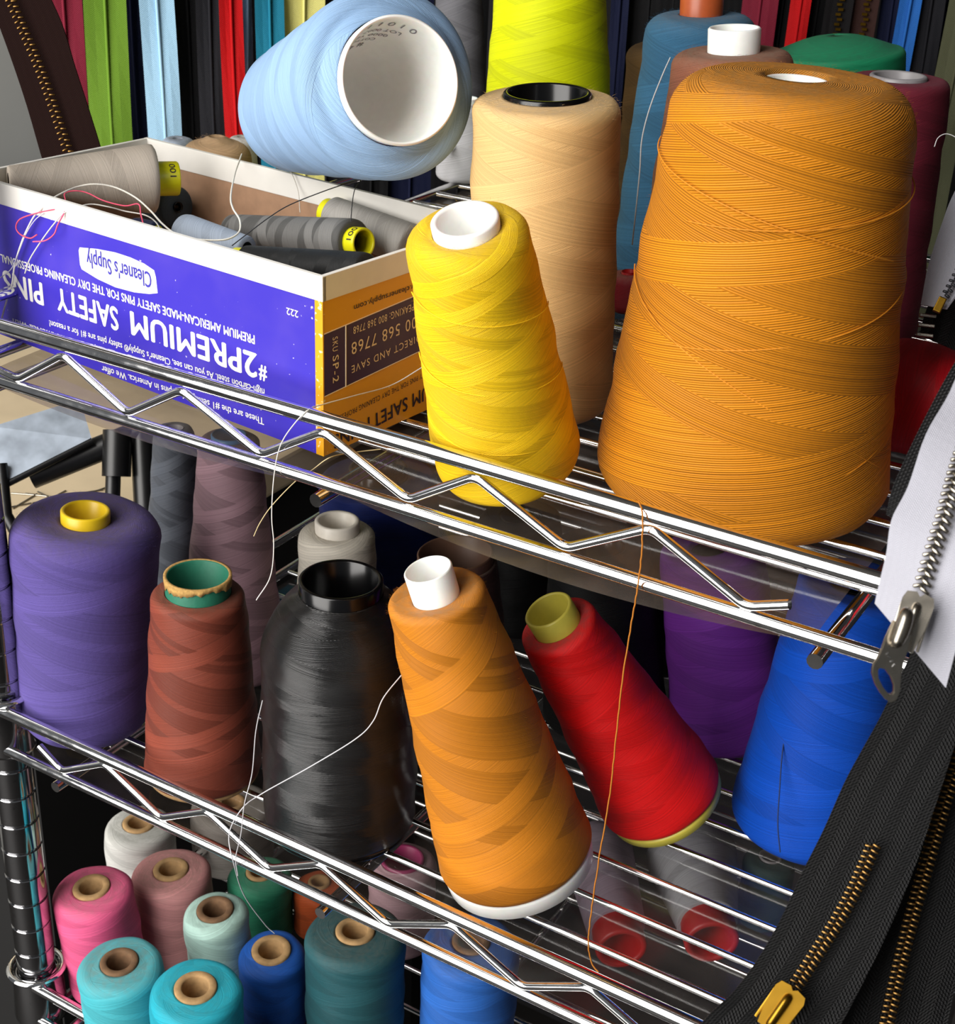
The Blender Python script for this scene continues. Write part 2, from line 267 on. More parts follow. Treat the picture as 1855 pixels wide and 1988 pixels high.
def round_corners(pts, rad, n=5):
    """polyline with filleted corners (bent wire)"""
    pts = [Vector(p) for p in pts]
    out = [pts[0]]
    for i in range(1, len(pts) - 1):
        a, b, c = pts[i-1], pts[i], pts[i+1]
        d1 = (a - b).normalized(); d2 = (c - b).normalized()
        p1 = b + d1 * rad; p2 = b + d2 * rad
        for k in range(n + 1):
            t = k / n
            out.append(p1 * (1-t)**2 + b * 2*t*(1-t) + p2 * t*t)
    out.append(pts[-1])
    return out

def lathe_mesh(name, prof, seg=72, wob=None, closed=False, dust=None):
    """prof: list of (r,z); UV u = turn, v = metres along the profile; wob(u,s)->dr"""
    verts, faces, uvs = [], [], []
    s = [0.0]
    for i in range(1, len(prof)):
        s.append(s[-1] + math.hypot(prof[i][0]-prof[i-1][0], prof[i][1]-prof[i-1][1]))
    n = len(prof)
    for i, (r, z) in enumerate(prof):
        for j in range(seg):
            u = j / seg
            rr = r + (wob(u, s[i], i) if wob else 0)
            a = 2 * math.pi * u
            verts.append((rr * math.cos(a), rr * math.sin(a), z))
    rows = n if closed else n - 1
    for i in range(rows):
        i2 = (i + 1) % n
        for j in range(seg):
            j2 = (j + 1) % seg
            faces.append((i*seg + j, i*seg + j2, i2*seg + j2, i2*seg + j))
            s2 = s[i2] if i2 > i else s[i] + .001
            uvs.append(((j/seg, s[i]), ((j+1)/seg, s[i]), ((j+1)/seg, s2), (j/seg, s2)))
    me = mesh(name, verts, faces, True, uvs)
    if dust is not None:
        at = me.attributes.new('dust', 'FLOAT', 'POINT')
        for i in range(n):
            for j in range(seg):
                at.data[i*seg + j].value = dust[i]
    return me

def ribbon_mesh(name, rows, thick=0.0007, ncross=6, nsub=5, ripple=0.0, seed=0):
    """solid strip between two edges. UV in metres (u across, v along)"""
    L = smooth_path([r[0] for r in rows], nsub)
    R = smooth_path([r[1] for r in rows], nsub)
    rnd = random.Random(seed)
    ph = rnd.random() * 6
    n = len(L)
    front, back, uvv = [], [], []
    vlen = 0
    for i in range(n):
        a, b = L[i], R[i]
        t = (L[min(i+1, n-1)] - L[max(i-1, 0)]) + (R[min(i+1, n-1)] - R[max(i-1, 0)])
        nor = t.cross(b - a).normalized()
        if nor.dot(CAM - a) < 0:
            nor = -nor
        if i:
            vlen += ((L[i] - L[i-1]).length + (R[i] - R[i-1]).length) / 2
        w = (b - a).length
        for k in range(ncross + 1):
            f = k / ncross
            off = ripple * math.sin(ph + vlen * 40 + f * 4)
            p = a.lerp(b, f) + nor * off
            front.append(p + nor * thick / 2); back.append(p - nor * thick / 2)
            uvv.append((f * w, vlen))
    m_ = ncross + 1
    verts = front + back
    N = len(front)
    faces, uvs = [], []
    def add(q):
        faces.append(q); uvs.append([uvv[i % N] for i in q])
    for i in range(n - 1):
        for k in range(ncross):
            a = i*m_ + k
            add((a, a+1, a+1+m_, a+m_))
            add((N+a, N+a+m_, N+a+m_+1, N+a+1))
        a = i*m_; add((a, a+m_, N+a+m_, N+a))
        a = i*m_ + ncross; add((a, N+a, N+a+m_, a+m_))
    for k in range(ncross):
        add((k, N+k, N+k+1, k+1))
        a = (n-1)*m_ + k; add((a, a+1, N+a+1, N+a))
    me = mesh(name, verts, faces, False, uvs)
    bm = bmesh.new(); bm.from_mesh(me); bmesh.ops.recalc_face_normals(bm, faces=bm.faces[:]); bm.to_mesh(me); bm.free()
    return me

# ------------------------------------------------------------------ materials
def new_mat(name):
    mt = bpy.data.materials.new(name)
    mt.use_nodes = True
    nt = mt.node_tree
    return mt, nt, nt.nodes['Principled BSDF']

class NB:
    def __init__(self, nt): self.nt = nt
    def n(self, t, **kw):
        x = self.nt.nodes.new(t)
        for k, v in kw.items(): setattr(x, k, v)
        return x
    def link(self, a, b): self.nt.links.new(a, b)
    def m(self, op, a, b=None, c=None, clamp=False):
        x = self.n('ShaderNodeMath', operation=op); x.use_clamp = clamp
        for i, v in enumerate((a, b, c)):
            if v is None: continue
            if isinstance(v, (int, float)): x.inputs[i].default_value = v
            else: self.link(v, x.inputs[i])
        return x.outputs[0]
    def noise1(self, w, scale=1.0, detail=0.0):
        x = self.n('ShaderNodeTexNoise', noise_dimensions='1D')
        self.link(w, x.inputs['W']); x.inputs['Scale'].default_value = scale
        x.inputs['Detail'].default_value = detail
        return x.outputs[0]
    def noise3(self, vec, scale, detail=2.0):
        x = self.n('ShaderNodeTexNoise')
        if vec is not None: self.link(vec, x.inputs['Vector'])
        x.inputs['Scale'].default_value = scale; x.inputs['Detail'].default_value = detail
        return x.outputs[0]
    def ramp(self, f, lo, hi, clamp=True):
        x = self.n('ShaderNodeMapRange'); x.clamp = clamp
        self.link(f, x.inputs[0]); x.inputs[1].default_value = lo; x.inputs[2].default_value = hi
        return x.outputs[0]
    def mixf(self, f, a, b):
        x = self.n('ShaderNodeMix', data_type='FLOAT')
        for i, v in ((0, f), (2, a), (3, b)):
            if isinstance(v, (int, float)): x.inputs[i].default_value = v
            else: self.link(v, x.inputs[i])
        return x.outputs[0]
    def mixc(self, f, a, b, blend='MIX'):
        x = self.n('ShaderNodeMix', data_type='RGBA', blend_type=blend)
        for i, v in ((0, f), (6, a), (7, b)):
            if isinstance(v, (int, float)): x.inputs[i].default_value = v
            elif isinstance(v, tuple): x.inputs[i].default_value = v
            else: self.link(v, x.inputs[i])
        return x.outputs[2]

def simple(name, col, rough=.5, metal=0.0, spec=.5, noise=0.0, nscale=300, bump=0.0, coat=0.0):
    mt, nt, b = new_mat(name)
    B = NB(nt)
    c = lin(col)
    b.inputs['Roughness'].default_value = rough
    b.inputs['Metallic'].default_value = metal
    b.inputs['Specular IOR Level'].default_value = spec
    b.inputs['Coat Weight'].default_value = coat
    tc = B.n('ShaderNodeTexCoord')
    f = B.noise3(tc.outputs['Object'], nscale, 3)
    dark = tuple(x * (1 - noise) for x in c[:3]) + (1,)
    lite = tuple(min(1, x * (1 + noise)) for x in c[:3]) + (1,)
    B.link(B.mixc(B.ramp(f, .3, .7), dark, lite), b.inputs['Base Color'])
    if bump:
        bp = B.n('ShaderNodeBump'); bp.inputs['Strength'].default_value = .6
        bp.inputs['Distance'].default_value = bump
        B.link(f, bp.inputs['Height']); B.link(bp.outputs[0], b.inputs['Normal'])
    return mt

def chrome(name, col='#ececec', rough=.05):
    mt, nt, b = new_mat(name)
    B = NB(nt)
    b.inputs['Metallic'].default_value = 1.0
    tc = B.n('ShaderNodeTexCoord')
    f = B.noise3(tc.outputs['Object'], 220, 4)
    c = lin(col)
    B.link(B.mixc(B.ramp(f, .62, .8), c, tuple(x*.55 for x in c[:3]) + (1,)), b.inputs['Base Color'])
    B.link(B.mixf(B.ramp(f, .35, .75), rough, rough + .08), b.inputs['Roughness'])
    return mt

def thread(name, col, pitch=.0005, slope=.03, band=60.0, contrast=.16, rough=.55, spec=.25, lines=.3, sheen=.05,
           dustcol='#8d8378', thr=(.5, .56), bump=.5, fuzz=0.0):
    """cross-wound thread: two helical families of strands in overlapping bands"""
    mt, nt, b = new_mat(name)
    B = NB(nt)
    uv = B.n('ShaderNodeUVMap'); sp = B.n('ShaderNodeSeparateXYZ'); B.link(uv.outputs[0], sp.inputs[0])
    u, v = sp.outputs[0], sp.outputs[1]
    su = B.m('MULTIPLY', u, slope)
    pa = B.m('SUBTRACT', v, su); pb = B.m('ADD', v, su)
    ba = B.noise1(B.m('MULTIPLY', pa, band), 1.0, 1.0)
    bb = B.noise1(B.m('MULTIPLY_ADD', pb, band, 31.7), 1.0, 1.0)
    wa = B.ramp(ba, thr[1], thr[1] + .008); wb = B.ramp(bb, thr[0], thr[0] + .008)
    mk = B.m('MULTIPLY', wb, B.m('SUBTRACT', 1.0, wa))            # 1 where family B lies on top
    la = B.m('ABSOLUTE', B.m('SINE', B.m('MULTIPLY', pa, math.pi / pitch)))
    lb = B.m('ABSOLUTE', B.m('SINE', B.m('MULTIPLY', pb, math.pi / pitch)))
    ln = B.mixf(mk, la, lb)
    sa = B.noise1(B.m('MULTIPLY', pa, .55 / pitch), 1.0, 2.0); sb = B.noise1(B.m('MULTIPLY', pb, .55 / pitch), 1.0, 2.0)
    st = B.mixf(mk, sa, sb)
    layer = B.m('ADD', B.m('MULTIPLY', wa, .6), B.m('MULTIPLY', mk, .45))
    # tone: sheen difference between lays and shade in strand gaps, painted into the colour
    tone = B.m('MULTIPLY_ADD', B.m('SUBTRACT', mk, B.m('MULTIPLY', wa, .7)), -contrast, 1.0)
    tone = B.m('MULTIPLY', tone, B.m('MULTIPLY_ADD', B.m('SUBTRACT', st, .5), .55, 1.0))
    tone = B.m('MULTIPLY', tone, B.mixf(lines, 1.0, B.ramp(ln, -.25, .75)))
    c = lin(col)
    cc = B.n('ShaderNodeCombineXYZ')
    for i in range(3): B.link(tone, cc.inputs[i])
    col1 = B.mixc(1.0, c, cc.outputs[0], 'MULTIPLY')
    tc = B.n('ShaderNodeTexCoord')
    nz = B.noise3(tc.outputs['Object'], 420, 3)
    at = B.n('ShaderNodeAttribute', attribute_name='dust')
    df = B.m('MULTIPLY', at.outputs['Fac'], B.m('MULTIPLY_ADD', B.ramp(nz, .3, .7), .6, .4), clamp=True)
    dc = B.mixc(df, col1, lin(dustcol))
    B.link(dc, b.inputs['Base Color'])
    b.inputs['Roughness'].default_value = rough
    b.inputs['Specular IOR Level'].default_value = spec
    b.inputs['Sheen Weight'].default_value = sheen
    b.inputs['Sheen Roughness'].default_value = .5
    b.inputs['Sheen Tint'].default_value = tuple(.35 + .65*x for x in c[:3]) + (1,)
    h = B.m('ADD', B.m('MULTIPLY', ln, pitch * .35), B.m('MULTIPLY', layer, .00022))
    h = B.m('ADD', h, B.m('MULTIPLY', st, pitch * .5))
    h = B.m('ADD', h, B.m('MULTIPLY', nz, .0001 + fuzz))
    bp = B.n('ShaderNodeBump'); bp.inputs['Strength'].default_value = bump; bp.inputs['Distance'].default_value = 1.0
    B.link(h, bp.inputs['Height']); B.link(bp.outputs[0], b.inputs['Normal'])
    return mt

def tape(name, col, weave=.0007, strip=.0016, contrast=.45, bump=.7, rough=.75, sheen=.0, spec=.2):
    """woven zipper tape: herringbone, UV in metres"""
    mt, nt, b = new_mat(name)
    B = NB(nt)
    uv = B.n('ShaderNodeUVMap'); sp = B.n('ShaderNodeSeparateXYZ'); B.link(uv.outputs[0], sp.inputs[0])
    u, v = sp.outputs[0], sp.outputs[1]
    tri = B.m('PINGPONG', u, strip)
    ph = B.m('ADD', B.m('MULTIPLY', v, 2 * math.pi / weave), B.m('MULTIPLY', tri, 2 * math.pi / weave * 1.0))
    s1 = B.m('MULTIPLY_ADD', B.m('SINE', ph), .5, .5)
    s2 = B.m('MULTIPLY_ADD', B.m('SINE', B.m('MULTIPLY', u, 2 * math.pi / (weave * .75))), .5, .5)
    hh = B.m('MULTIPLY_ADD', s2, .3, s1)
    tc = B.n('ShaderNodeTexCoord')
    nz = B.noise3(tc.outputs['Object'], 900, 2)
    hh = B.m('MULTIPLY_ADD', nz, .5, hh)
    c = lin(col)
    B.link(B.mixc(B.ramp(hh, .2, 1.4), tuple(x * (1 - contrast) for x in c[:3]) + (1,), tuple(min(1, x * (1 + contrast)) for x in c[:3]) + (1,)), b.inputs['Base Color'])
    b.inputs['Roughness'].default_value = rough
    b.inputs['Sheen Weight'].default_value = sheen
    b.inputs['Specular IOR Level'].default_value = spec
    bp = B.n('ShaderNodeBump'); bp.inputs['Strength'].default_value = bump; bp.inputs['Distance'].default_value = .0003
    B.link(hh, bp.inputs['Height']); B.link(bp.outputs[0], b.inputs['Normal'])
    return mt

def plastic_sheet(name, haze=(.13, .13), tint=.69):
    """smoky clear shelf liner: tinted, a little hazy, glossy"""
    mt, nt, b = new_mat(name)
    B = NB(nt)
    out = nt.nodes['Material Output']
    tr = B.n('ShaderNodeBsdfTransparent'); tr.inputs[0].default_value = (tint + .01, tint - .01, tint - .02, 1)
    df = B.n('ShaderNodeBsdfDiffuse'); df.inputs[0].default_value = lin('#8a8078')
    gl = B.n('ShaderNodeBsdfGlossy'); gl.inputs['Roughness'].default_value = .12
    tc = B.n('ShaderNodeTexCoord')
    f = B.noise3(tc.outputs['Object'], 60, 6)
    fr = B.n('ShaderNodeFresnel'); fr.inputs[0].default_value = 1.45
    m1 = B.n('ShaderNodeMixShader'); B.link(B.m('MULTIPLY_ADD', B.ramp(f, .35, .75), *haze), m1.inputs[0])
    B.link(tr.outputs[0], m1.inputs[1]); B.link(df.outputs[0], m1.inputs[2])
    m2 = B.n('ShaderNodeMixShader'); B.link(fr.outputs[0], m2.inputs[0])
    B.link(m1.outputs[0], m2.inputs[1]); B.link(gl.outputs[0], m2.inputs[2])
    B.link(m2.outputs[0], out.inputs[0])
    return mt

M = {}
M['chrome'] = chrome('chrome_wire')
M['chrome_dark'] = chrome('chrome_post', '#b8b8ba', .07)
M['sheet'] = plastic_sheet('smoky_clear_liner')
M['sheet_clear'] = plastic_sheet('clear_liner', (.08, .05), .8)
M['white_plastic'] = simple('white_plastic', '#f7f5f1', .35, noise=.02)
M['white_plastic'].node_tree.nodes['Principled BSDF'].inputs['Subsurface Weight'].default_value = .25
M['white_plastic'].node_tree.nodes['Principled BSDF'].inputs['Subsurface Scale'].default_value = .004
M['white_paper'] = simple('white_card', '#e9e6df', .7, noise=.03, nscale=90)
M['silver'] = chrome('zipper_silver', '#a39c90', .22)
M['gold'] = chrome('zipper_brass', '#8f6c22', .3)
M['old_gold'] = chrome('zipper_antique_brass', '#8a6a3c', .33)

# ------------------------------------------------------------------ the setting
def struct(name, me, mat):
    o = obj(name, me, mat); o['kind'] = 'structure'; return o
struct('floor', box_mesh('floor', -2.2, 2.2, -2.0, 1.6, -1.04, -1.0), simple('floor_dark', '#171412', .7, noise=.2, nscale=8))
struct('wall_back', box_mesh('wall_back', -.62, 1.6, .72, .76, -1.0, 1.2), simple('back_dark', '#141316', .9, noise=.3, nscale=20))
struct('side_blocker', box_mesh('side_blocker', 1.0, 1.04, -.4, .72, -1.0, 1.2), simple('side_blocker_dark', '#3b3836', .8, noise=.1, nscale=6))  # unseen dark slab added on the right to cut side light
struct('top_blocker', box_mesh('top_blocker', -1.24, 1.04, -.45, .76, 1.0, 1.05), simple('top_blocker_grey', '#6d6a66', .8, noise=.05, nscale=5))  # unseen slab added overhead to keep light from above out
struct('wall_left', box_mesh('wall_left', -1.24, -1.2, -.4, 1.6, -1.0, 1.2), simple('wall_grey', '#e4e4de', .8, noise=.04, nscale=6))

# ------------------------------------------------------------------ wire rack
RAIL_R, ZIG_R, WIRE_R = .0026, .0017, .0015
X0, X1, YBACK = -.268, .160, .43
rack = empty('wire_shelving_rack', (-.05, .2, -.60))
tag(rack, 'chrome wire shelving rack with zigzag edge rails holding all the thread', 'shelf rack')
def rk(name, me, mat, parent=None):
    o = obj(name, me, mat, parent or rack)
    if parent is None: o.location = -Vector(rack.location)
    return o
def rail(name, a, b, r, parent=None, seg=16):
    return rk(name, tube_mesh(name, [a, b], r, seg), M['chrome'], parent)
ZIGU = [(-.2603,.0072),(-.2314,.0036),(-.2041,.0204),(-.1714,.0036),(-.1426,.0204),(-.1048,.0038),(-.0761,.0206),(-.0392,.004),(-.0123,.0206),(.0237,.0042),(.0533,.0206),(.0881,.0034),(.1018,.0087)]
ZIGL = [(-.2436,-.1839),(-.2298,-.1924),(-.2013,-.1764),(-.1686,-.1927),(-.1407,-.1768),(-.107,-.1927),(-.0793,-.1772),(-.0451,-.1927),(-.0142,-.1775),(.0186,-.1925),(.0472,-.1775),(.0798,-.1922),(.11,-.1775),(.135,-.1900)]
def shelf(z, ztop, zig, wires=True, support=(.1125, -.0795, -.255)):
    sh = empty('shelf', (0, 0, 0)); sh.parent = rack; sh.location = -Vector(rack.location)
    rail('bottom_rail', (X0, 0, z), (X1, 0, z), RAIL_R, sh)
    rail('top_rail', (X0, 0, ztop), (X1, 0, ztop), RAIL_R + .0004, sh)
    rail('back_rail', (X0, YBACK, z), (X1, YBACK, z), RAIL_R, sh)
    for x in (X0, X1):
        rail('side_rail', (x, 0, z), (x, YBACK, z), RAIL_R, sh)
        rail('side_top_rail', (x, 0, ztop), (x, YBACK, ztop), RAIL_R, sh)
    if zig:
        rk('zigzag_wire', tube_mesh('zigzag_wire', round_corners([(x, -.0005, zz) for x, zz in zig], .0035), ZIG_R, 12), M['chrome'], sh)
    if wires:
        wm = tube_mesh('cross_wire', [(X0, 0, 0), (X1, 0, 0)], WIRE_R, 10)
        wm.materials.append(M['chrome'])
        y = .0392
        while y < YBACK - .01:
            o = obj('cross_wire', wm, None, sh); o.location = (0, y, z)
            y += .02545
    for x in support:
        rk('support_rod', tube_mesh('support_rod', [(x, -.0012, z - .0078), (x, .003, z - .0078), (x, YBACK, z - .0078)], .0027, 12), M['chrome'], sh)
    return sh
shelf(0.0, .0250, ZIGU)
shelf(-.1960, -.1735, ZIGL, support=(.1125, -.0795, -.235))
shelf(-.3710, -.3480, None)
# corner posts with grooves
for px, py in ((-.2755, .0085), (.170, .0085)):
    prof = []
    z = -.58
    prof.append((.0100, z))
    while z < .42:
        prof += [(.0100, z + .0002), (.0100, z + .0150), (.0097, z + .0154), (.0093, z + .0155), (.0093, z + .0164), (.0097, z + .0165)]
        z += .0168
    prof.append((.0, z))
    pm = lathe_mesh('corner_post', prof, 40)
    pm.set_sharp_from_angle(angle=math.radians(25))
    p = rk('corner_post', pm, M['chrome_dark'])
    p.location = Vector((px, py, 0)) - Vector(rack.location)
    for zz in (0.0125, -.1847, -.3595):
        cp = [(.0105, zz-.016), (.0138, zz-.016), (.0142, zz-.014), (.0128, zz+.012), (.0124, zz+.014), (.0105, zz+.014)]
        c = obj('collar', lathe_mesh('collar', cp, 32), M['chrome_dark'], p)
        rr = [(.0138 + .0019*math.cos(a), zz + .0155 + .0016*math.sin(a)) for a in [i*math.pi/4 for i in range(8)]]
        obj('collar_ring', lathe_mesh('collar_ring', rr + rr[:1], 32), M['chrome'], p)

def liner(name, label, z, xr, y0, sag, seed, mat='sheet'):
    """thin smoky sheet clipped under the wires; the front edge droops between the support rods"""
    nx, ny = 60, 14
    v, f = [], []
    rnd = random.Random(seed)
    for j in range(ny + 1):
        t = j / ny
        y = y0 + (YBACK - .006 - y0) * t ** 1.6
        for i in range(nx + 1):
            x = X0 + .004 + (xr - X0 - .004) * i / nx
            d = sag(x) * math.exp(-(y - y0) / .016)
            v.append((x, y, z - d))
    n = len(v)
    m_ = nx + 1
    for j in range(ny):
        for i in range(nx):
            a = j*m_ + i
            f.append((a, a+1, a+1+m_, a+m_))
    me = mesh(name, v, f, True)
    o = obj(name, me, M[mat])
    tag(o, label, 'shelf liner')
    return o
def sag_u(x):
    s = 0.0012
    for a, b, d in ((-.268, -.0795, .0060), (-.0795, .1125, .0085)):
        if a < x < b:
            s += d * math.sin(math.pi * (x - a) / (b - a)) ** .8
    return s
liner('shelf_liner', 'smoky clear plastic liner sheet under the wires of the upper shelf', -.0034, .1085, .0062, sag_u, 1)
liner('shelf_liner', 'smoky clear plastic liner sheet under the wires of the lower shelf', -.1994, .150, .0050, lambda x: .001, 2, 'sheet_clear')

# ------------------------------------------------------------------ thread spools
def frame_quat(axis, base):
    z = Vector(axis).normalized()
    away = (Vector(base) - CAM)
    x = (away - z * away.dot(z))
    if x.length < 1e-5: x = Vector((1, 0, 0)) - z * z.x
    x.normalize()
    y = z.cross(x)
    return Matrix((x, y, z)).transposed().to_quaternion()

def arc(cx, cz, r, a0, a1, n):
    return [(cx + r*math.cos(a0 + (a1-a0)*k/n), cz + r*math.sin(a0 + (a1-a0)*k/n)) for k in range(n+1)]

def spool(name, label, key, mat, core_mat, core=.4, core_b=None, wall=.18, out=.006, cb=.004, ct=.004, dome=0.0,
          bulge=0.0, base_out=0.0, base_mat=None, base_r=.96, dust=.5, wobble=.00025, cat='thread spool', group=None,
          seg=96, fuzz=0, fuzz_mat=None, neck=None, shoulder=None):
    """core: core radius / thread top radius; out: how far the core stands above the thread"""
    b, a, h, rb, rt = SP[key]
    root = empty(name, b, frame_quat(a, b))
    tag(root, label, cat, group)
    rnd = random.Random(key)
    rc = rt * core
    rcb = rc if core_b is None else rb * core_b
    prof = [(rcb, .0008), (rb - cb, 0)]
    prof += arc(rb - cb, cb, cb, -math.pi/2, 0, 6)[1:]
    ns = 40 if shoulder else 26
    z0, z1 = cb, h - ct
    for k in range(1, ns + 1):
        t = k / ns
        if shoulder:
            ts, rs = shoulder[0], rb * shoulder[1]
            if t <= ts: rr = rb + (rs - rb) * t / ts
            else: rr = rt + (rs - rt) * (1 - ((t - ts) / (1 - ts)) ** 1.7) ** .75
            prof.append((rr, z0 + (z1 - z0)*t)); continue
        prof.append((rb + (rt - rb)*t + bulge*math.sin(math.pi*t), z0 + (z1 - z0)*t))
    nside = len(prof)
    prof += arc(rt - ct, h - ct, ct, 0, math.pi/2, 7)[1:]
    ndome = len(prof)
    r_in = rt - ct
    for k in range(1, 7):
        t = k / 6
        if neck:      # steep shoulder running up to the core
            prof.append((r_in + (rc - r_in)*t, h + dome*math.sin(t*math.pi/2)))
        else:
            prof.append((r_in + (rc - r_in)*t, h + dome*t))
    prof.append((rc - .0004, h + dome - .004))
    du = [0.05*dust]*nside + [dust*(k+1)/8 for k in range(ndome - nside)] + [dust]*(len(prof) - ndome)
    p1, p2, p3 = (rnd.random()*6 for _ in range(3))
    def wob(u, s, i):
        if i < 2 or i > ndome + 4: return 0
        x = 2*math.pi*u
        return wobble*(math.sin(3*x + 260*s + p1) + .8*math.sin(-2*x + 170*s + p2) + .5*math.sin(7*x + 410*s + p3))
    obj('thread_winding', lathe_mesh('thread_winding', prof, seg, wob, dust=du), mat, root)
    # core tube
    w = max(rc * wall, .0007)
    top = h + dome + out
    lip = min(.0006, w*.4)
    cp = [(rcb - .0003, .001), (rc - .0003, h + dome - .004), (rc - .0002, top - lip), (rc - .0002 - lip, top), (rc - w + lip, top), (rc - w, top - lip),
          (rc - w*1.05, h*.45), (rcb - w*1.05, .002)]
    obj('core', lathe_mesh('core', cp, 64, closed=True), core_mat, root)
    if base_out:
        r0 = rb * base_r
        bp = [(r0*.5, .0006), (r0*.99, .0006), (r0, -.0006), (r0*.985, -base_out + .0007), (r0*.96, -base_out), (r0*.86, -base_out), (r0*.84, -.001), (r0*.5, -.0004)]
        obj('core_base', lathe_mesh('core_base', bp, 64, closed=True), base_mat or core_mat, root)
    if fuzz:
        fz = random.Random(key + 'f')
        v, f = [], []
        cand = prof[8:ndome + 5]
        for _ in range(fuzz):
            i = fz.choice([fz.randrange(len(cand)), fz.randrange(max(0, len(cand) - 12), len(cand))])
            r, z = cand[i]
            th = fz.random() * 2 * math.pi
            nrm = Vector((math.cos(th), math.sin(th), .35 if i > len(cand) - 12 else 0)).normalized()
            tan = Vector((-math.sin(th), math.cos(th), fz.uniform(-.5, .5)))
            p = Vector((r*math.cos(th), r*math.sin(th), z + fz.uniform(-.001, .001)))
            L = fz.uniform(.0006, .0020)
            d = (nrm*fz.uniform(.25, 1) + tan*fz.uniform(-1, 1)).normalized()
            q = p + d*L*.5 + nrm*L*.08
            e = p + d*L + tan*fz.uniform(-.4, .4)*L
            wv = nrm.cross(d)
            if wv.length < 1e-4: continue
            wv = wv.normalized()*.000022
            k = len(v)
            v += [p - wv, p + wv, q + wv*.8, q - wv*.8, e]
            f += [(k, k+1, k+2, k+3), (k+3, k+2, k+4)]
        fo = obj('fuzz', mesh('fuzz', v, f), fuzz_mat or mat, root)
        fo['kind'] = 'stuff'
    return root

def plast(name, col, rough=.35, **k): return simple(name, col, rough, noise=.04, **k)
M['yellow_core'] = plast('yellow_core', '#d8b51a', .35)
M['lime_core'] = plast('lime_core', '#e3dc16', .3)
M['pale_yellow_core'] = plast('pale_yellow_core', '#c9bd4a', .4)
M['black_core'] = plast('black_core', '#050506', .2)
M['green_core'] = plast('green_core', '#1c6a52', .6, bump=.0002)
M['card_core'] = simple('cardboard_core', '#a8865a', .85, noise=.18, nscale=260)
M['card_dark'] = simple('cardboard_dark', '#6f5238', .85, noise=.2, nscale=260)
M['copper_core'] = plast('copper_core', '#b4552a', .35)
M['red_core'] = plast('red_core', '#b01a1c', .4)
M['magenta_core'] = plast('magenta_core', '#9c2f62', .4)
M['grey_core'] = plast('grey_core', '#8d8a8c', .4)
M['cream_core'] = plast('cream_core', '#e6dfd2', .4)
M['blue_core'] = plast('blue_core', '#2f6fa0', .4)
M['brown_core'] = plast('brown_core', '#5b4031', .45)

# upper shelf -----------------------------------------------------
spool('thread_cone', 'huge orange thread cone standing at the right of the upper shelf', 'orange_big',
      thread('thread_orange', '#d3830f', .0008, .055, 42, .13, lines=.62, bump=1.0, dustcol='#96703a', rough=.6), M['white_plastic'],
      core=.27, wall=.2, out=-.0012, cb=.010, ct=.013, dome=.0008, dust=.75, wobble=.0003, cat='thread cone', seg=160, fuzz=2600)
spool('thread_cone', 'bright yellow thread cone with white core leaning beside the purple box', 'yellow',
      thread('thread_yellow', '#f3c70c', .0004, .045, 90, .12, lines=.2, bump=.7, dustcol='#a8904a'), M['white_plastic'],
      core=.56, wall=.22, out=.004, cb=.005, ct=.007, dome=-.001, dust=.5, cat='thread cone', seg=128, fuzz=900)
spool('thread_cone', 'cream beige thread cone with wide black core behind the yellow cone', 'beige',
      thread('thread_beige', '#dab377', .0004, .05, 55, .065, lines=.15, bump=.5, dustcol='#b8a488'), M['black_core'],
      core=.60, wall=.14, out=.0016, cb=.004, ct=.005, dome=.001, dust=.6, cat='thread cone', seg=128, fuzz=900)
spool('thread_cone', 'neon lime yellow thread cone cut off by the top of the picture', 'neon',
      thread('thread_neon', '#e2ea00', .0004, .05, 60, .10, lines=.15), M['white_plastic'], core=.5, out=.01, cat='thread cone', dust=.1)
spool('thread_cone', 'steel blue wool cone with an orange-brown core behind the huge orange cone', 'steel',
      thread('thread_steel', '#35688a', .0006, .045, 45, .12, lines=.2, fuzz=.0002, dustcol='#5d6a72', rough=.8, sheen=.15), M['copper_core'],
      core=.40, wall=.2, out=.012, cb=.005, ct=.009, dust=.7, cat='thread cone', fuzz=1200)
spool('thread_cone', 'dusty brown thread cone with a tall white core behind the huge orange cone', 'brown',
      thread('thread_brown', '#8a5540', .0005, .045, 55, .12, dustcol='#85705f', rough=.75, fuzz=.0001), M['white_plastic'],
      core=.44, wall=.16, out=.0098, cb=.005, ct=.006, dust=.8, cat='thread cone', fuzz=1200)
spool('thread_cone', 'tan thread cone mostly hidden behind the steel blue cone', 'tan',
      thread('thread_tan', '#a8814c', .0005, .04, 60, .12), M['card_core'], core=.4, out=.004, ct=.008, cat='thread cone')
spool('thread_cone', 'emerald green thread spool with domed top behind the huge orange cone', 'green',
      thread('thread_green', '#1a8a5e', .0004, .04, 60, .08, dustcol='#2f6a50'), M['green_core'], core=.06, out=-.003, wall=.3, ct=.003, dome=.0075, neck=True, dust=.55, cat='thread cone')
spool('thread_cone', 'dark maroon thread cone with grey core at the right edge', 'maroon',
      thread('thread_maroon', '#6d1a2c', .0005, .04, 60, .10, dustcol='#6a3c48', rough=.75), M['grey_core'], core=.55, wall=.2, out=.0015, ct=.004, dust=.5, cat='thread cone', fuzz=500)
spool('thread_cone', 'charcoal grey thread cone partly hidden behind the light blue cone', 'greydark',
      thread('thread_charcoal', '#6c6c72', .0004, .04, 70, .12), M['grey_core'], core=.5, cat='thread cone')
spool('thread_spool', 'pale grey spool low between the light blue cone and the beige cone', 'palegrey',
      thread('thread_palegrey', '#c4c4c8', .0004, .03, 70, .06), M['white_plastic'], core=.5, out=.003)
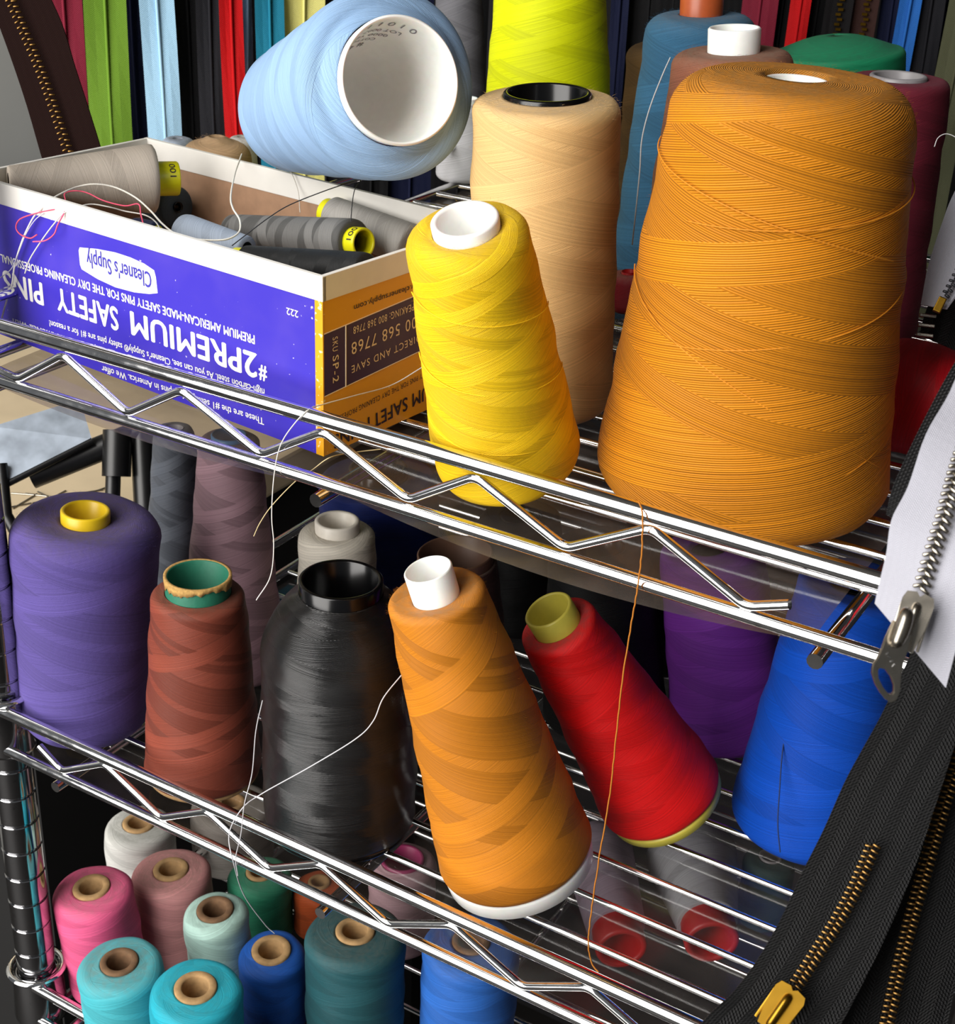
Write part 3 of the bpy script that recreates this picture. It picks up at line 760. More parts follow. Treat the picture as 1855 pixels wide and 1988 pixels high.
spool('thread_spool', 'fuzzy tan wool spool just showing above the back of the box', 'tan_wool',
      thread('thread_tanwool', '#c9a67e', .0006, .03, 60, .08, fuzz=.0002, dustcol='#b99a78', rough=.85, sheen=.15), M['card_core'], core=.2, out=-.002, ct=.009, dome=.003, fuzz=700)
spool('thread_spool', 'small pale blue spool at the left behind the box', 'paleblue_w', thread('thread_pb', '#b9c9e0', .0004, .03, 70, .06), M['white_plastic'], core=.3, out=-.001, ct=.004)
spool('thread_spool', 'small white spool behind the box beside the tan wool spool', 'white_w', thread('thread_w', '#e4e2de', .0004, .03, 70, .05), M['white_plastic'], core=.3, out=-.001, ct=.004)
spool('thread_spool', 'small dark red spool in the gap beside the huge orange cone', 'darkred_s', thread('thread_dr', '#8c1320', .0004, .03, 70, .08), M['red_core'], core=.4, out=.001)
spool('thread_cone', 'crimson red thread cone lying on its side behind the white zipper', 'red_lying',
      thread('thread_crimson', '#c4101e', .0004, .03, 60, .12, rough=.4), M['white_plastic'], core=.5, out=.004, cb=.005, ct=.006, cat='thread cone', dust=.1)

# light blue cone lying with its wide open white core toward the camera
def light_blue_cone():
    b, a, h, rb, rt = SP['lightblue']
    root = empty('thread_cone', b, frame_quat(a, b))
    tag(root, 'light blue thread cone lying with its open white core facing out', 'thread cone')
    mat = thread('thread_lightblue', '#95b9e2', .0005, .06, 48, .10, lines=.22, bump=.7, dustcol='#b9cbe0')
    rc = rb * .655
    prof = [(rc*.62, h*.995), (rt*.80, h)]
    prof += arc(rt - .006, h - .006, .006, math.pi/2, 0, 5)[1:]
    for k in range(1, 25):
        t = k / 24
        prof.append((rt + (rb - rt)*t, (h - .006)*(1 - t) + .007*t))
    prof += arc(rb - .007, .007, .007, 0, -math.pi/2, 7)[1:]
    n0 = len(prof)
    for k in range(1, 8):
        prof.append((rb - .007 + (rc - rb + .007)*k/7, -.004*math.sin(k/7*math.pi/2)))
    prof.append((rc - .0006, .003))
    prof = prof[::-1]
    obj('thread_winding', lathe_mesh('thread_winding', prof, 128, lambda u, s, i: .0003*math.sin(6.28*3*u + 190*s), dust=[.1]*len(prof)), mat, root)
    ri = rc - .0012
    # outside of the tube, rolled rim, then the hollow inside closing to a blind end
    cp = [(0, h*.62), (rc*.30, h*.62), (rc*.66, h*.60), (rc - .0005, .0), (rc, -.006), (rc + .0002, -.0075), (rc - .0004, -.0086), (ri + .0003, -.0086), (ri, -.0078),
          (ri*.99, .0), (ri*.80, h*.20), (ri*.60, h*.31), (ri*.40, h*.37), (ri*.20, h*.395), (0, h*.40)]
    obj('core', lathe_mesh('core', cp, 96), M['white_plastic'], root)
    return root, rc, ri, h
LB = light_blue_cone()

def proud_strands(start, mat, arcs, r=.00024):
    root = [o for o in bpy.data.objects if o.get('label', '').startswith(start)][0]
    key = {'huge orange': 'orange_big', 'bright yellow': 'yellow'}[start]
    b, a, h, rb, rt = SP[key]
    for f0, f1, a0, a1 in arcs:          # strands lying slightly proud of the winding, sweeping round the front
        pts = []
        for i in range(41):
            t = i/40; f = f0 + (f1 - f0)*(t*.6 + .4*t*t); th = math.radians(a0 + (a1 - a0)*t)
            rr = rb + (rt - rb)*f + .0001
            pts.append((rr*math.cos(th), rr*math.sin(th), h*f))
        obj('loose_strand', tube_mesh('loose_strand', pts, r, 6), mat, root)
ms = simple('strand_orange_light', '#cf8212', .7, noise=.2, nscale=2500)
proud_strands('huge orange', ms, ((.55, .10, 95, 265), (.42, .60, 110, 275), (.09, .30, 150, 285), (.84, .66, 85, 240), (.72, .80, 140, 280)))
proud_strands('bright yellow', simple('strand_yellow_light', '#f3c70c', .7, noise=.1), ((.55, .40, 90, 270), (.30, .16, 95, 265), (.82, .66, 100, 270)), .0002)

# lower shelf -----------------------------------------------------
spool('thread_cone', 'violet thread cone with yellow core at the left of the lower shelf', 'purple',
      thread('thread_violet', '#584a90', .0005, .05, 60, .12, fuzz=.00015, dustcol='#574c60', rough=.7, sheen=.12), M['yellow_core'],
      core=.335, wall=.2, out=.0055, cb=.007, ct=.010, dome=-.002, dust=.85, cat='thread cone', fuzz=1500)
spool('thread_cone', 'rust brown thread cone with chipped green core on the lower shelf', 'rust',
      thread('thread_rust', '#7d3a2a', .0004, .05, 75, .28, lines=.15, dustcol='#6a4a3c'), M['green_core'],
      core=.70, wall=.12, out=.0085, cb=.003, ct=.0035, dome=.0005, dust=.6, base_out=.002, base_mat=M['card_core'], cat='thread cone', seg=128)
spool('thread_cone', 'shiny black thread cone with glossy black core on the lower shelf', 'black',
      thread('thread_black', '#0a0a0b', .0004, .02, 60, .12, lines=.12, rough=.27, spec=.6, dustcol='#232220', bump=.8), M['black_core'],
      core=.98, wall=.14, out=.006, cb=.003, ct=.0005, dome=.0005, shoulder=(.74, 1.0), dust=.6, base_out=.003, base_mat=M['black_core'], cat='thread cone', seg=128)
spool('thread_cone', 'golden brown thread cone with white core leaning on the black cone', 'orange_lean',
      thread('thread_golden', '#c87a16', .0004, .075, 48, .20, lines=.18, dustcol='#a0784c'), M['white_plastic'],
      core=.50, wall=.13, out=.0125, cb=.004, ct=.003, dome=-.0015, dust=.7, base_out=.007, base_r=.975, cat='thread cone', seg=128, fuzz=700)
spool('thread_cone', 'bright red thread cone with yellow core leaning behind the golden brown cone', 'red',
      thread('thread_red', '#e40d10', .0004, .04, 60, .08, lines=.15, dustcol='#6d4a48'), M['pale_yellow_core'],
      core=.63, wall=.18, out=.009, cb=.004, ct=.003, dust=.6, base_out=.0045, base_r=.97, cat='thread cone', seg=128)
spool('thread_cone', 'deep purple thread cone between the red cone and the blue cone', 'purple_b',
      thread('thread_purple', '#8438ae', .0004, .04, 60, .14), M['black_core'], core=.4, out=-.002, cat='thread cone', dust=.1)
spool('thread_cone', 'royal blue thread cone beside the black zippers on the lower shelf', 'blue',
      thread('thread_royal', '#0648b4', .00045, .05, 48, .12, lines=.3, rough=.55, spec=.15), M['black_core'], core=.5, out=.0, cb=.006, cat='thread cone', dust=.1)
spool('thread_cone', 'tall mauve thread cone standing behind the rust brown cone', 'mauve',
      thread('thread_mauve', '#8d6f78', .0004, .04, 80, .24), M['blue_core'], core=.6, out=.002, cat='thread cone', dust=.2)
spool('thread_cone', 'slate grey thread cone left of the tall mauve cone', 'grey',
      thread('thread_slate', '#555a63', .0004, .04, 80, .22), M['grey_core'], core=.5, out=.0, cat='thread cone', dust=.2)
spool('thread_cone', 'cream thread cone with white core behind the black cone', 'cream',
      thread('thread_cream', '#d9d2c4', .0006, .03, 60, .08, fuzz=.0002), M['cream_core'], core=.60, wall=.24, out=.006, ct=.005, dust=.2, cat='thread cone', fuzz=800)
spool('thread_cone', 'dark navy thread cone in the shade behind the cream cone', 'navy',
      thread('thread_navy', '#14276e', .0005, .03, 60, .12), M['black_core'], core=.5, cat='thread cone', dust=.1)
spool('thread_cone', 'added black cone standing in for the dark behind the bright red cone', 'black_back',
      thread('thread_black_back', '#070708', .0005, .03, 60, .1, rough=.6), M['black_core'], core=.5, out=.0, cat='thread cone', dust=.0)  # added black filler, stands in for deep shade over the rear wires
spool('thread_cone', 'added black cone filling the shade between the golden brown and red cones', 'black_back2',
      bpy.data.materials['thread_black_back'], M['black_core'], core=.5, out=.0, cat='thread cone', dust=.0)  # another added filler, its black replaces shade in this gap
spool('thread_cone', 'added black cone filling the shade behind the deep purple cone', 'black_back3',
      bpy.data.materials['thread_black_back'], M['black_core'], core=.5, out=.0, cat='thread cone', dust=.0)  # added as well, hides bright rear wires where shade belongs
spool('thread_cone', 'brown cone with a wide open brown core behind the golden brown cone', 'brown_core',
      thread('thread_dkbrown', '#4a3630', .0004, .03, 60, .12), M['brown_core'], core=.94, wall=.09, out=.005, ct=.001, cat='thread cone', dust=.3)

def torn_rim():
    b, a, h, rb, rt = SP['rust']
    root = [o for o in bpy.data.objects if o.get('label', '').startswith('rust brown')][0]
    r = rt*.70 + .0001; top = h + .0005 + .0085
    n = 96; v = []; rr = random.Random(5)
    low = [.0030 + .0012*math.sin(i*.21) + rr.uniform(-.0006, .0006) + (.0016 if rr.random() < .08 else 0) for i in range(n)]
    for i in range(n):
        th = 2*math.pi*i/n; c, s = math.cos(th), math.sin(th)
        for q, z in ((r - .0001, top - low[i]), (r + .0002, top - low[i]), (r + .00015, top + .0001), (r - .0011, top + .0002), (r - .0016, top - .0005)):
            v.append((q*c, q*s, z))
    f = []
    for i in range(n):
        j = (i + 1) % n
        for k in range(4): f.append((i*5 + k, j*5 + k, j*5 + k + 1, i*5 + k + 1))
    o = obj('torn_rim', mesh('torn_rim', v, f, True), simple('torn_card', '#b08a4e', .9, noise=.25, nscale=700), root)
    o['label'] = 'chipped tan cardboard rim'
torn_rim()

# bottom shelf -----------------------------------------------------
G3 = 'small spools on the bottom shelf'
DG = '#7d7a72'
for key, label, col, cm, core, dst, dc in (
    ('pink', 'bright pink thread spool nearest the corner post on the bottom shelf', '#e05a88', 'card_core', .47, .55, '#a06a72'),
    ('peach', 'dusty peach pink thread spool behind the bright pink spool', '#d08f8f', 'card_core', .45, .6, '#94786e'),
    ('whitegrey', 'dusty white thread spool at the back left of the bottom shelf', '#c9c9c4', 'card_core', .47, .6, '#9a9a90'),
    ('mint', 'pale mint green thread spool beside the peach pink spool', '#aecfc4', 'card_dark', .58, .5, '#84988e'),
    ('tealgrey', 'dusty aqua thread spool in front of the bright pink spool', '#48b4c0', 'card_dark', .46, .75, '#74918c'),
    ('turq', 'turquoise blue thread spool at the front of the bottom shelf', '#22a9bf', 'card_core', .47, .5, '#3f959c'),
    ('blue_s', 'royal blue thread spool with cardboard core on the bottom shelf', '#1d55ac', 'card_core', .60, .25, '#3a5c94'),
    ('green_s', 'green thread spool in the shade below the lower shelf rail', '#2f8a68', 'card_core', .45, .4, '#6a8a78'),
    ('orange_s', 'small orange thread spool in the shade beside the green spool', '#c4582a', 'card_core', .45, .3, '#a06a50'),
    ('dteal', 'big dark teal thread spool with dusty top on the bottom shelf', '#1f5158', 'card_core', .40, .7, '#54605c'),
    ('blue2', 'cobalt blue thread spool beside the big dark teal spool', '#2a66bc', 'card_dark', .40, .5, '#5a6a88'),
    ('dark_s', 'small black thread spool at the bottom edge between turquoise and blue', '#26262a', 'black_core', .40, .4, '#3a3a3a'),
    ('magenta', 'pale pink thread spool with a magenta core below the black cone', '#caa6ae', 'magenta_core', .66, .3, '#a08c90'),
    ('grey_s', 'wide grey thread spool in the shade at the back of the bottom shelf', '#8f8a84', 'card_core', .35, .5, '#8a847a'),
    ('dgreen', 'dark green thread spool in the shade below the royal blue cone', '#3c5654', 'grey_core', .45, .3, '#5a6460')):
    spool('thread_spool', label, key, thread('thread_' + key, col, .0004, .03, 85, .12, lines=.15, dustcol=dc, fuzz=.00006), M[cm],
          core=core, wall=.38 if cm.startswith('card') else .2, out=.0012, cb=.003, ct=.0055, dome=.0006, dust=dst, group=G3, seg=80)
for key, label, col in (('redcore_a', 'lilac white thread cone lying with its red core toward the front', '#b3a3b4'),
                        ('redcore_b', 'pale grey thread cone lying with its red core toward the front', '#b0b2b8')):
    b, a, h, rb, rt = SP[key]
    root = empty('thread_cone', b, frame_quat(a, b))
    tag(root, label, 'thread cone', 'cones lying on the bottom shelf')
    prof = [(rb*.75, 0), (rb*.96, .0004), (rb, .003), (rt, h - .005), (rt*.92, h), (rt*.5, h)]
    pp = []
    for i in range(len(prof) - 1):
        for k in range(6):
            t = k/6; pp.append((prof[i][0] + (prof[i+1][0]-prof[i][0])*t, prof[i][1] + (prof[i+1][1]-prof[i][1])*t))
    obj('thread_winding', lathe_mesh('thread_winding', pp, 72, dust=[.1]*len(pp)), thread('thread_' + key, col, .0004, .03, 70, .14), root)
    r0 = rb*.86
    cp = [(r0*.99, .01), (r0*.98, 0), (r0, -.004), (r0, -.013), (r0*.96, -.0145), (r0*.80, -.0145), (r0*.76, -.013), (r0*.62, -.004), (r0*.55, .03), (r0*.9, .03)]
    obj('core', lathe_mesh('core', cp, 56, closed=True), M['red_core'], root)

# spools lying in the box ------------------------------------------
GB = 'spools lying in the card box'
def box_spool(key, label, col, core=.55, out=.010, far_core=0.0, contrast=.08, rough=.5, slope=.02, band=75, cmat='lime_core'):
    b, a, h, rb, rt = SP[key]
    root = empty('thread_spool', b, frame_quat(a, b))
    tag(root, label, 'thread spool', GB)
    prof = [(rb*core*.9, .0004), (rb*.9, 0), (rb*.98, .0008), (rb, .0025)]
    for k in range(1, 21):
        prof.append((rb + (rt - rb)*k/20, .0025 + (h - .005)*k/20))
    prof += [(rt*.97, h - .0008), (rt*.9, h), (rt*.5, h)]
    obj('thread_winding', lathe_mesh('thread_winding', prof, 72, dust=[0]*len(prof)), thread('thread_' + key, col, .0003, slope, band, contrast, lines=.1, rough=rough), root)
    rc = rb*core
    cp = [(rc*.98, .004), (rc, -.001), (rc, -out + .0006), (rc*.96, -out), (rc*.84, -out), (rc*.8, -out + .0006), (rc*.74, .004)]
    obj('core', lathe_mesh('core', cp, 48, closed=True), M[cmat], root)
    if far_core:
        r2 = rt*.6
        cp = [(r2, h - .003), (r2, h + far_core), (r2*.8, h + far_core), (r2*.7, h - .003)]
        obj('core_tip', lathe_mesh('core_tip', cp, 40, closed=True), M['lime_core'], root)
    return root, rc, out
BX1 = box_spool('bx_beige', 'greige thread spool with bright yellow core lying at the left of the box', '#b9ad9f', .50, .0105)
box_spool('bx_slate', 'dark slate thread spool deep in the box under the greige spool', '#3c4a54', .25, .0002, cmat='black_core')
box_spool('bx_bluegrey', 'blue grey thread spool lying in the middle of the box', '#9aa5b4', .62, .003)
BX2 = box_spool('bx_grey', 'medium grey thread spool with banded winding and open yellow core', '#6c6b69', .66, .006, contrast=.42, slope=.012, band=95)
box_spool('bx_black', 'black thread spool along the front wall inside the box', '#1b1c1d', .8, .006, contrast=.3)
box_spool('bx_light', 'light grey thread spool at the back right inside the box', '#a5a19b', .75, .004)
box_spool('bx_navy', 'tiny navy thread spool near the front wall inside the box', '#1a2340', .6, .001)

# ------------------------------------------------------------------ lettering
def text_mesh(name, s, width, height, bold=0.0, spacing=1.0):
    c = bpy.data.curves.new('lettering', 'FONT')
    c.body = s; c.size = 1.0; c.space_character = spacing
    c.resolution_u = 3
    o = bpy.data.objects.new('lettering', c)
    COL.objects.link(o)
    dg = bpy.context.evaluated_depsgraph_get()
    me = bpy.data.meshes.new_from_object(o.evaluated_get(dg))
    bpy.data.objects.remove(o); bpy.data.curves.remove(c)
    vs = [v.co.copy() for v in me.vertices]; fs = [tuple(p.vertices) for p in me.polygons]
    bpy.data.meshes.remove(me)
    k = len(vs); V, Fc = [], []
    offs = [(0, 0)] if not bold else [(-bold, 0), (0, 0), (bold, 0), (0, bold*.6), (0, -bold*.6)]
    for i, (dx, dy) in enumerate(offs):                      # heavier strokes
        V += [Vector((v.x + dx, v.y + dy, i*.00001)) for v in vs]
        Fc += [tuple(q + i*k for q in f) for f in fs]
    x0, x1 = min(v.x for v in V), max(v.x for v in V)
    sx = width / (x1 - x0); sy = height / .73
    return mesh(name, [((v.x - x0)*sx, v.y*sy, v.z) for v in V], Fc)

def put_text(s, origin, xd, yd, width, height, mat, parent, bold=0.0, name='lettering', lift=.00012, spacing=1.0):
    me = text_mesh(name, s, width, height, bold, spacing)
    xd, yd = Vector(xd), Vector(yd); n = xd.cross(yd)
    o_ = Vector(origin)
    for v in me.vertices:
        v.co = o_ + xd*v.co.x + yd*v.co.y + n*(lift + v.co.z)
    return obj(name, me, mat, parent)

# ------------------------------------------------------------------ the safety pin box
BL, BD, BH = .205, .100, .0700
bx = empty('card_box', (-.08808, .01555, .0016), Quaternion((0, 0, 1), -math.radians(6)))
tag(bx, 'upside-down purple and yellow safety pin card box holding small spools', 'box')
def blue_card():
    mt, nt, b = new_mat('purple_card')
    B = NB(nt)
    tc = B.n('ShaderNodeTexCoord'); sp = B.n('ShaderNodeSeparateXYZ'); B.link(tc.outputs['Object'], sp.inputs[0])
    n = B.noise3(tc.outputs['Object'], 500, 5)
    # worn corner: scuffs near the upper right of the printed panel
    near = B.m('MULTIPLY', B.ramp(sp.outputs[0], -.014, -.004), B.ramp(sp.outputs[2], .050, .060))
    sc = B.ramp(B.m('ADD', n, B.m('MULTIPLY', near, .14)), .70, .74)
    wear = B.ramp(B.noise3(tc.outputs['Object'], 40, 3), .45, .8)
    c = B.mixc(wear, lin('#3a2db0'), lin('#4c3cb2'))
    B.link(B.mixc(sc, c, lin('#d9d3e6')), b.inputs['Base Color'])
    b.inputs['Roughness'].default_value = .38
    b.inputs['Specular IOR Level'].default_value = .4
    return mt
def yellow_card():
    mt, nt, b = new_mat('yellow_card')
    B = NB(nt)
    tc = B.n('ShaderNodeTexCoord'); sp = B.n('ShaderNodeSeparateXYZ'); B.link(tc.outputs['Object'], sp.inputs[0])
    n = B.noise3(tc.outputs['Object'], 380, 4)
    edge = B.m('MULTIPLY', B.ramp(sp.outputs[1], .004, -.0004), .13)
    sc = B.ramp(B.m('ADD', n, edge), .71, .76)
    B.link(B.mixc(sc, lin('#e2a012'), lin('#f3e3b0')), b.inputs['Base Color'])
    b.inputs['Roughness'].default_value = .4
    return mt
M['blue_card'] = blue_card(); M['yellow_card'] = yellow_card()
M['kraft'] = simple('kraft_card', '#a88468', .9, noise=.08, nscale=200)
M['panel_purple'] = simple('print_purple', '#37214f', .45, noise=.04)
M['ink_white'] = simple('print_white', '#eceae4', .5, noise=.02)
M['ink_dark'] = simple('print_dark', '#2a1a30', .5, noise=.02)
M['ink_blue'] = simple('print_blue', '#3a34a8', .5, noise=.02)
M['ink_cream'] = simple('print_cream', '#e8d2b0', .5, noise=.02)
T = .0014
fp = obj('front_panel', box_mesh('front_panel', -BL, 0, 0, .0004, 0, BH - .0005), M['blue_card'], bx)
obj('front_wall', box_mesh('front_wall', -BL, -.0003, .0004, T, .0003, BH - .0003), M['kraft'], bx)
sp_ = obj('side_panel', box_mesh('side_panel', -.0004, .0, .0, BD, 0, BH - .0005), M['yellow_card'], bx)
obj('side_wall', box_mesh('side_wall', -T, -.0004, .0004, BD, .0003, BH - .0003), M['kraft'], bx)
obj('back_wall', box_mesh('back_wall', -BL, 0, BD - T, BD, 0, BH - .0003), M['kraft'], bx)
obj('end_wall', box_mesh('end_wall', -BL, -BL + T, 0, BD, 0, BH - .0003), M['kraft'], bx)
obj('box_floor', box_mesh('box_floor', -BL + T, -T, T, BD - T, 0, .0335), M['kraft'], bx)
# yellow strip wrapping round the corner, then the white folded rim
obj('corner_strip', box_mesh('corner_strip', -.0037, .00015, -.00018, .0003, 0, .0612), M['yellow_card'], bx)
RZ = .0606
e = .00035
obj('rim_fold', box_mesh('rim_front', -BL - e, e, -e, T + e, RZ, BH, .0003), M['white_paper'], bx)
obj('rim_fold', box_mesh('rim_side', -T - e, e, -e*.9, BD + e, RZ, BH + .0001, .0003), M['white_paper'], bx)
obj('rim_fold', box_mesh('rim_back', -BL - e, e, BD - T - e, BD + e, RZ - .0015, BH, .0003), M['white_paper'], bx)
obj('rim_fold', box_mesh('rim_end', -BL - e, -BL + T + e, -e, BD + e, RZ, BH - .0001, .0003), M['white_paper'], bx)

XF, YF = (-1, 0, 0), (0, 0, -1)
def ft(s, u0, u1, v, hgt, mat=M['ink_white'], bold=.02, dv=0.0, par=None, lift=.00012, sp=1.0):
    xd = Vector((-(u1 - u0), 0, dv)).normalized()
    yd = Vector((-dv, 0, -(u1 - u0))).normalized()
    return put_text(s, (-u0, 0, v), xd, yd, math.hypot(u1 - u0, dv), hgt, mat, par or fp, bold, lift=lift, spacing=sp)
ft('#', .0287, .0331, .0276, .0064, bold=.035)
ft('2PREMIUM', .0338, .1055, .0320, .0104, bold=.03, dv=0.0, sp=1.04)
ft('SAFETY', .1130, .1520, .0314, .0104, bold=.03, sp=1.05)
ft('PINS', .1610, .1882, .0310, .0104, bold=.03, sp=1.05)
ft('PREMIUM AMERICAN-MADE SAFETY PINS FOR THE DRY CLEANING PROFESSIONAL', .0347, .1882, .0393, .0037, bold=.03, dv=-.0012, sp=1.05)
ft('222', .0119, .0179, .0544, .0028, bold=.015)
ft('high-carbon steel. As you can see, Cleaner\'s Supply\u00ae safety pins are #1 for a reason!', .0303, .1586, .0189, .0030, bold=.015, dv=-.0036)
ft('design. And at these savings, they\'re quality-made in America with', .0303, .1842, .0125, .0030, bold=.015, dv=-.0026)
ft('These are the #1 selling safety pins in America. We offer', .0311, .1260, .0066, .0030, bold=.015, dv=-.0034)
# emblem: white shield with the shop name
pts = [(.0880,.0436),(.0885,.0500),(.0893,.0526),(.0950,.0541),(.1030,.0549),(.1120,.0550),(.1230,.0541),(.1340,.0524),(.1348,.0510),(.1347,.0450),(.1338,.0432),(.1240,.0412),(.1135,.0402),(.1020,.0407),(.0930,.0421)]
em = mesh('emblem', [(-u, -.00008, v) for u, v in pts] + [(-u, .0001, v) for u, v in pts],
          [tuple(range(len(pts))), tuple(range(len(pts), 2*len(pts)))[::-1]] + [(i, i + len(pts), (i+1) % len(pts) + len(pts), (i+1) % len(pts)) for i in range(len(pts))])
eo = obj('emblem', em, M['ink_white'], fp)
ft('Cleaner\'s Supply', .0912, .1300, .0512, .0068, M['ink_blue'], .012, dv=.0003, lift=.0002)

# yellow end panel
def st(s, s_near, s_far, v, hgt, mat, bold=.01, dv=0.0, sp=1.0):
    """upside-down line on the side panel, last letter at s_near"""
    xd = Vector((0, -(s_far - s_near), dv)).normalized(); yd = Vector((0, -dv, -(s_far - s_near))).normalized()
    return put_text(s, (0, s_far, v), xd, yd, math.hypot(s_far - s_near, dv), hgt, mat, sp_, bold, lift=.00022, spacing=sp)
pv = [(.0006,.0483),(.0925,.0520),(.0925,.0285),(.0006,.0240)]
obj('printed_panel', mesh('printed_panel', [(.0001, a, b) for a, b in pv] + [(-.0001, a, b) for a, b in pv], [(0,3,2,1),(4,5,6,7),(0,1,5,4),(1,2,6,5),(2,3,7,6),(3,0,4,7)]), M['panel_purple'], sp_)
for y0, y1, z0, z1 in ((.0006, .0925, .0483, .0520), (.0006, .0925, .0240, .0285)):
    obj('panel_line', tube_mesh('panel_line', [(.00005, y0, z0), (.00005, y1, z1)], .00022, 6), M['ink_cream'], sp_)
obj('panel_line', tube_mesh('panel_line', [(.00012, .0122, .0246), (.00012, .0122, .0487)], .0003, 6), M['ink_cream'], sp_)
st('www.cleanersupply.com', .0167, .0590, .0553, .0024, M['ink_dark'], .005)
st('EN ESPA\u00d1OL SPEAKING: 800 368 7768', .0163, .0740, .0480, .0030, M['ink_cream'], .0, dv=-.0010, sp=1.1)
st('800 568 7768', .0153, .0570, .0420, .0050, M['ink_cream'], .0, dv=-.0010, sp=1.15)
st('BUY DIRECT AND SAVE', .0153, .0665, .0345, .0031, M['ink_cream'], .0, dv=-.0026, sp=1.2)
put_text('SKU', (0, .0050, .0458), (0, 0, -1), (0, 1, 0), .0055, .0029, M['ink_cream'], sp_, .0, lift=.00022, spacing=1.2)
put_text('SP-2', (0, .0050, .0386), (0, 0, -1), (0, 1, 0), .0106, .0034, M['ink_cream'], sp_, .012, lift=.00022, spacing=1.2)
st('PREMIUM AMERICAN-MADE SAFETY PINS FOR THE DRY CLEANING PROFESSIONAL', .0010, .0970, .0192, .0023, M['ink_dark'], .0, dv=-.0056, sp=1.1)
st('#2PREMIUM SAFETY PINS', .0050, .0920, .0124, .0060, M['ink_dark'], .02, dv=-.0056, sp=1.05)

# printing on curved surfaces (cone cores)
def curved_text(s, width, height, radius_fn, z0, th0, inside, mat, parent, flip=1, bold=.0):
    me = text_mesh('lettering', s, width, height, bold)
    for v in me.vertices:
        z = z0 + v.co.y
        r = radius_fn(z)
        th = th0 + flip * v.co.x / max(r, 1e-4)
        r += -.0002 if inside else .0002
        v.co = (r*math.cos(th), r*math.sin(th), z)
    return obj('lettering', me, mat, parent)
M['ink_grey'] = simple('stamp_grey', '#7c7a80', .6, noise=.05)
root_lb, rc_, ri_, h_ = LB
def rin(z): return ri_ * (.99 - .19 * max(0, z) / (h_*.20)) if z < h_*.20 else ri_ * (.80 - .20 * (z - h_*.20) / (h_*.11))
for i, (s, w_, hh, off) in enumerate((('0 1 0 1 1 1 1', .028, .0040, 0), ('LOT 0007', .015, .0028, .0060), ('0000 YDS', .016, .0028, .0102), ('COTTON POLY', .020, .0028, .0144), ('# 46', .008, .0036, .0190))):
    curved_text(s, w_, hh, rin, .000 + off*1.25, math.radians(316 - i*9), True, M['ink_grey'], root_lb, -1)
for (root, rc, out), s in ((BX1, '100'), (BX2, '100')):
    curved_text(s, .0065, .0028, lambda z: rc, -out*.8, math.pi + .1, False, M['ink_dark'], root, 1)

# ------------------------------------------------------------------ loose threads
def strand(key, label, col, r=.00022, twist=False):
    pts = smooth_path(PT[key], 10)
    if twist:
        pts = [p + Vector((random.uniform(-1, 1), 0, random.uniform(-1, 1))) * .00012 for p in pts]
    o = obj('loose_thread', tube_mesh('loose_thread', pts, r, 6), simple('strand_' + key, col, .7, noise=.15, nscale=3000))
    return tag(o, label, 'thread')
strand('t_white_rail', 'white thread end looping from the box over the upper rail', '#dedbd6')
strand('t_cream', 'cream thread end hanging below the upper rail under the box corner', '#cdb98a', .0002)
strand('t_orange', 'long orange thread hanging from the huge orange cone past the red cone', '#b06a14', .0003, True)
strand('t_lower1', 'white thread drooping from the golden brown cone to the blue spool', '#c9c8cc', .00026)
strand('t_lower2', 'white thread hanging in front of the lower rail below the rust cone', '#b9b8bc', .00026)
strand('t_white_hang', 'white thread hanging against the steel blue cone', '#cfcfcf', .0003)
strand('t_arc', 'short pale thread arching over the maroon cone', '#d8d8d8', .0002)
strand('t_blue', 'dark thread hanging down the royal blue cone', '#0f2a5c', .0003)
strand('b_white1', 'long white thread lying over the box front and into the box', '#e6e2d6', .0004)
strand('b_white2', 'shorter white thread over the box front edge', '#d9d5cc', .0003)
strand('b_white3', 'fine white thread at the left end of the box front', '#c9c9d4', .0002)
strand('b_pink', 'long pink thread curling over the box rim', '#e0506e', .0003)
strand('b_pink2', 'short pink thread end hanging on the purple box front', '#e65a80', .0003)
strand('b_dark1', 'long dark grey thread slanting across the inside of the box', '#3a3a3e', .00022)
strand('b_dark2', 'short dark thread hanging from the back rim of the box', '#34343a', .0002)
strand('b_white4', 'pale thread over the back rim inside the box', '#c6bfb4', .0002)

# ------------------------------------------------------------------ zippers
def chain(path, pitch, parent, mat, size, tilt=.35, both=True, name='tooth', gap=.0009):
    """two interlocking rows of metal teeth, each tooth its own object"""
    pts = smooth_path(path, 16)
    L = [0]
    for i in range(1, len(pts)): L.append(L[-1] + (pts[i] - pts[i-1]).length)
    wx, wy, wz = size
    me = box_mesh(name, -wx/2, wx/2, -wy/2, wy/2, -wz/2, wz/2)
    bm = bmesh.new(); bm.from_mesh(me)
    bmesh.ops.bevel(bm, geom=bm.edges[:], offset=min(wy, wz)*.28, segments=1, affect='EDGES')
    bm.to_mesh(me); bm.free()
    for p in me.polygons: p.use_smooth = True
    me.materials.append(mat)
    d, i, k = 0.0, 0, 0
    while d < L[-1]:
        while L[i+1] < d: i += 1
        f = (d - L[i]) / max(L[i+1] - L[i], 1e-9)
        p = pts[i].lerp(pts[i+1], f)
        t = (pts[i+1] - pts[i]).normalized()
        n = (CAM - p); n = (n - t*n.dot(t)).normalized()
        s = t.cross(n)
        side = 1 if k % 2 else -1
        ang = tilt * side
        xa = s*math.cos(ang) + t*math.sin(ang); ya = n.cross(xa)
        mt = Matrix((xa, ya, n)).transposed().to_4x4()
        mt.translation = p + s*side*gap
        o = obj(name, me, None, parent); o.matrix_world = mt
        d += pitch / 2; k += 1

